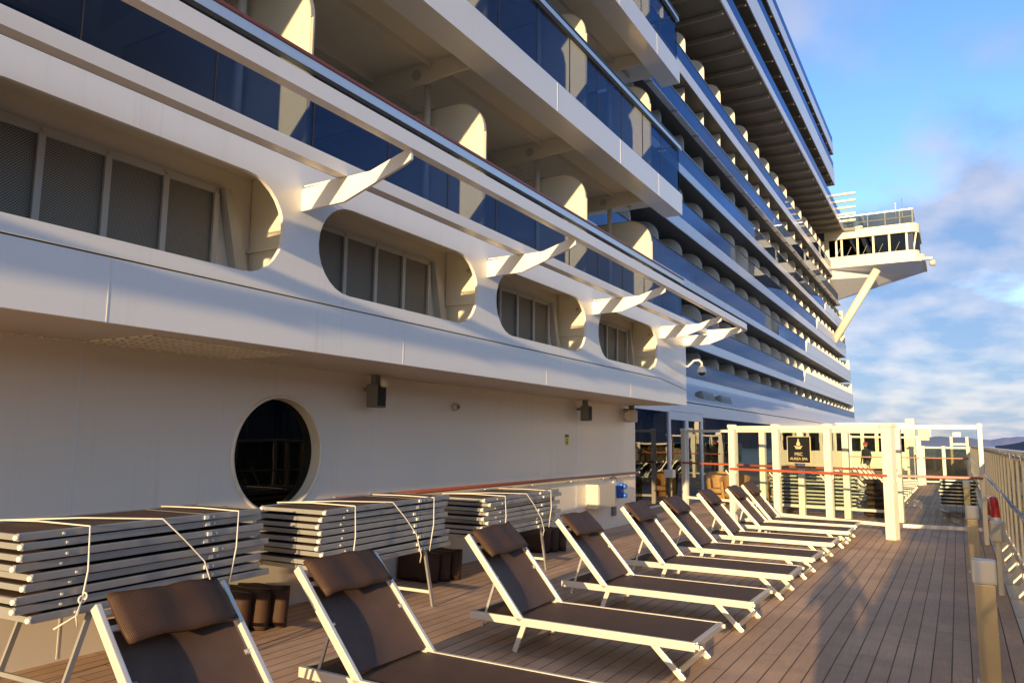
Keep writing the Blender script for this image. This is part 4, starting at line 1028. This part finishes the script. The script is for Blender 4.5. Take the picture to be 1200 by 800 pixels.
def person(loc, rz, label, arms='down', hat=False, h=1.74):
    t = empty('person', loc, rz, label=label, cat='person'); s = h/1.74
    J = [(0,0,.93,.15,.11),(0,0,1.15,.13,.10),(0,.0,1.38,.17,.11),(0,.01,1.50,.06,.06),(0,.02,1.60,.085,.10),(0,.02,1.70,.07,.085),
         (.10,0,.88,.085),(.11,.02,.48,.06),(.11,-.02,.09,.04),(.12,.12,.035,.035,.03),
         (-.10,0,.88,.085),(-.11,.02,.48,.06),(-.11,-.02,.09,.04),(-.12,.12,.035,.035,.03)]
    E = [(0,1),(1,2),(2,3),(3,4),(4,5),(0,6),(6,7),(7,8),(8,9),(0,10),(10,11),(11,12),(12,13)]
    if arms == 'up': A = [(.19,0,1.42,.055),(.30,.12,1.24,.042),(.12,.30,1.58,.028),(.07,.33,1.63,.025)]
    else: A = [(.19,0,1.42,.055),(.25,-.02,1.14,.042),(.25,.06,.88,.028),(.24,.08,.80,.025)]
    for sg in (1,-1):
        k = len(J); J += [(a[0]*sg,)+a[1:] for a in A]; E += [(2,k),(k,k+1),(k+1,k+2),(k+2,k+3)]
        hd = Vector((A[-1][0]*sg, A[-1][1], A[-1][2]))
    J = [(a[0]*s,a[1]*s,a[2]*s)+tuple(x*s for x in a[3:]) for a in J]
    body = skin_body('body', J, E, 'coat', t)
    MB().lathe((0,.028*s,1.645*s),[(.02,-.115),(.055,-.10),(.078,-.04),(.083,.02),(.07,.08),(.03,.105)],18).tube([(0,.10*s,.02+1.64*s-.02),(0,.128*s,1.635*s),(0,.105*s,1.615*s)],[.008,.014,.01],8).build('face','skin',t,smooth=True)
    if hat: MB().lathe((0,.01*s,1.70*s),[(.105,-.03),(.112,0),(.10,.05),(.06,.09),(.01,.10)],18).build('cap','red',t,smooth=True)
    else: MB().lathe((0,.005*s,1.69*s),[(.092,-.06),(.098,0),(.085,.05),(.04,.085)],18).build('hair','hair',t,smooth=True)
    for sg in (1,-1):
        a = Vector(A[-1][:3]); a.x *= sg; a *= s; prev = Vector(A[-2][:3]); prev.x *= sg; prev *= s
        d = (a-prev).normalized(); mb = MB(); side = Vector((-sg,0,0))
        pl = a+d*.03; mb.tube([a-d*.02, a+d*.03, a+d*.085],[.022,.036,.03],8)
        nrm = d.cross(side).normalized()
        for fi in range(4):
            b0 = a+d*.08+nrm*(.012*(fi-1.5)*1.4); ln = (.065,.075,.07,.055)[fi]
            mb.tube([b0, b0+d*ln*.5+side*.006, b0+d*ln*.85+side*.025],[.008,.0075,.006],6)
        mb.tube([a+d*.02+nrm*-.02, a+d*.045+nrm*-.05, a+d*.08+nrm*-.055],[.010,.009,.007],6)
        mb.build('hand','skin',t,smooth=True)
    return t
person((-3.62,38.,0), R(140), 'person in dark coat and red cap standing far off behind the fences', hat=True, h=1.76)
ph = person((0,-.52,0), 0, 'photographer in dark clothes whose long shadow falls on the deck', arms='up', h=1.82)
MB().b2(-.07,.07,.38,.46,1.64,1.74,bev=.01).build('camera','black',ph)

# ------------------------------------------------------------------ camera
cam = bpy.data.cameras.new('camera'); co = bpy.data.objects.new('camera', cam); col.objects.link(co)
cam.sensor_width = 36; cam.lens = 890/1200*36; cam.clip_start = .03; cam.clip_end = 60000
a = Vector((1123-600, 520.5-400, 890.)).normalized(); p2_ = Vector((23., 120.5-500*.0119, 890.))
up = a.cross(p2_).normalized()
if up.y > 0: up = -up
Xv = up.cross(a)*-1
if Xv.x < 0: Xv = -Xv
# rows: world axes in camera (x right, y down, z fwd) coords
rowsM = (Xv, a, up)
cx = Vector([r[0] for r in rowsM]); cy = Vector([r[1] for r in rowsM]); cz = Vector([r[2] for r in rowsM])
mt = Matrix((cx, -cy, -cz)).transposed().to_4x4(); mt.translation = (0,0,EYE)
co.matrix_world = mt; scene.camera = co

# ------------------------------------------------------------------ light
EL, AZ = 7.9, 7.2     # elevation; light travels toward (-sin AZ, cos AZ)
sd = Vector((-math.sin(R(AZ))*math.cos(R(EL)), math.cos(R(AZ))*math.cos(R(EL)), -math.sin(R(EL))))
sl = bpy.data.lights.new('sun','SUN'); sl.energy = 5.0; sl.angle = R(.53); sl.color = (1.,.71,.37)
so = bpy.data.objects.new('sun', sl); col.objects.link(so); so.rotation_euler = sd.to_track_quat('-Z','Y').to_euler(); so.location = (5,-20,20)
w = bpy.data.worlds.new('World'); scene.world = w; w.use_nodes = True; nt = w.node_tree; nt.nodes.clear(); L = nt.links.new
out = N(nt,'ShaderNodeOutputWorld'); bg = N(nt,'ShaderNodeBackground'); bg.inputs[1].default_value = .10
sky = N(nt,'ShaderNodeTexSky', sky_type='NISHITA'); sky.sun_disc = False; sky.sun_elevation = R(EL+6)
tosun = -sd; sky.sun_rotation = math.atan2(tosun.x, tosun.y) ; sky.air_density = 1.0; sky.dust_density = .6; sky.ozone_density = 2.5
hs = N(nt,'ShaderNodeHueSaturation'); hs.inputs['Saturation'].default_value = 1.15; hs.inputs['Value'].default_value = 1.9; L(sky.outputs[0], hs.inputs['Color'])
tc = N(nt,'ShaderNodeTexCoord'); sp = N(nt,'ShaderNodeSeparateXYZ'); L(tc.outputs['Generated'], sp.inputs[0])
zz = N(nt,'ShaderNodeMath', operation='ADD'); zz.inputs[1].default_value = .16; L(sp.outputs[2], zz.inputs[0])
zm = N(nt,'ShaderNodeMath', operation='MAXIMUM'); zm.inputs[1].default_value = .05; L(zz.outputs[0], zm.inputs[0])
dx = N(nt,'ShaderNodeMath', operation='DIVIDE'); L(sp.outputs[0], dx.inputs[0]); L(zm.outputs[0], dx.inputs[1])
dy = N(nt,'ShaderNodeMath', operation='DIVIDE'); L(sp.outputs[1], dy.inputs[0]); L(zm.outputs[0], dy.inputs[1])
cb = N(nt,'ShaderNodeCombineXYZ'); L(dx.outputs[0], cb.inputs[0]); L(dy.outputs[0], cb.inputs[1])
mp = N(nt,'ShaderNodeMapping'); mp.inputs['Scale'].default_value = (1.15,.75,1); mp.inputs['Rotation'].default_value = (0,0,R(-20)); mp.inputs['Location'].default_value = (3.1,1.7,0); L(cb.outputs[0], mp.inputs[0])
n1 = N(nt,'ShaderNodeTexNoise'); n1.inputs['Scale'].default_value = 1.5; n1.inputs['Detail'].default_value = 9; n1.inputs['Roughness'].default_value = .52; L(mp.outputs[0], n1.inputs[0])
# more cloud low down
lowr = N(nt,'ShaderNodeMapRange'); lowr.inputs[1].default_value = .02; lowr.inputs[2].default_value = .30; lowr.inputs[3].default_value = .38; lowr.inputs[4].default_value = .02; L(sp.outputs[2], lowr.inputs[0])
ad = N(nt,'ShaderNodeMath', operation='ADD'); L(n1.outputs[0], ad.inputs[0]); L(lowr.outputs[0], ad.inputs[1])
cm = N(nt,'ShaderNodeMapRange'); cm.inputs[1].default_value = .49; cm.inputs[2].default_value = .64; cm.inputs[4].default_value = .85; L(ad.outputs[0], cm.inputs[0])
# cloud shade
mp2 = N(nt,'ShaderNodeMapping'); mp2.inputs['Location'].default_value = (.12,.10,0); L(mp.outputs[0], mp2.inputs[0])
n2 = N(nt,'ShaderNodeTexNoise'); n2.inputs['Scale'].default_value = 3.2; n2.inputs['Detail'].default_value = 7; L(mp2.outputs[0], n2.inputs[0])
cs_ = N(nt,'ShaderNodeMapRange'); cs_.inputs[1].default_value = .38; cs_.inputs[2].default_value = .62; L(n2.outputs[0], cs_.inputs[0])
cc = N(nt,'ShaderNodeMix', data_type='RGBA'); L(cs_.outputs[0], cc.inputs[0]); cc.inputs[6].default_value = (1.45,2.3,4.0,1); cc.inputs[7].default_value = (4.0,3.9,4.5,1)
mx = N(nt,'ShaderNodeMix', data_type='RGBA'); L(cm.outputs[0], mx.inputs[0]); L(hs.outputs[0], mx.inputs[6]); L(cc.outputs[2], mx.inputs[7])
tint = N(nt,'ShaderNodeMix', data_type='RGBA', blend_type='MULTIPLY'); tint.inputs[0].default_value = 1; L(hs.outputs[0], tint.inputs[6]); tint.inputs[7].default_value = (1.0,.93,1.0,1)
L(tint.outputs[2], mx.inputs[6])
L(mx.outputs[2], bg.inputs[0]); L(bg.outputs[0], out.inputs[0])
scene.view_settings.view_transform = 'Standard'; scene.view_settings.look = 'None'; scene.view_settings.exposure = .70; scene.view_settings.gamma = 1
scene.render.engine = 'CYCLES'; scene.cycles.max_bounces = 10; scene.cycles.transparent_max_bounces = 24
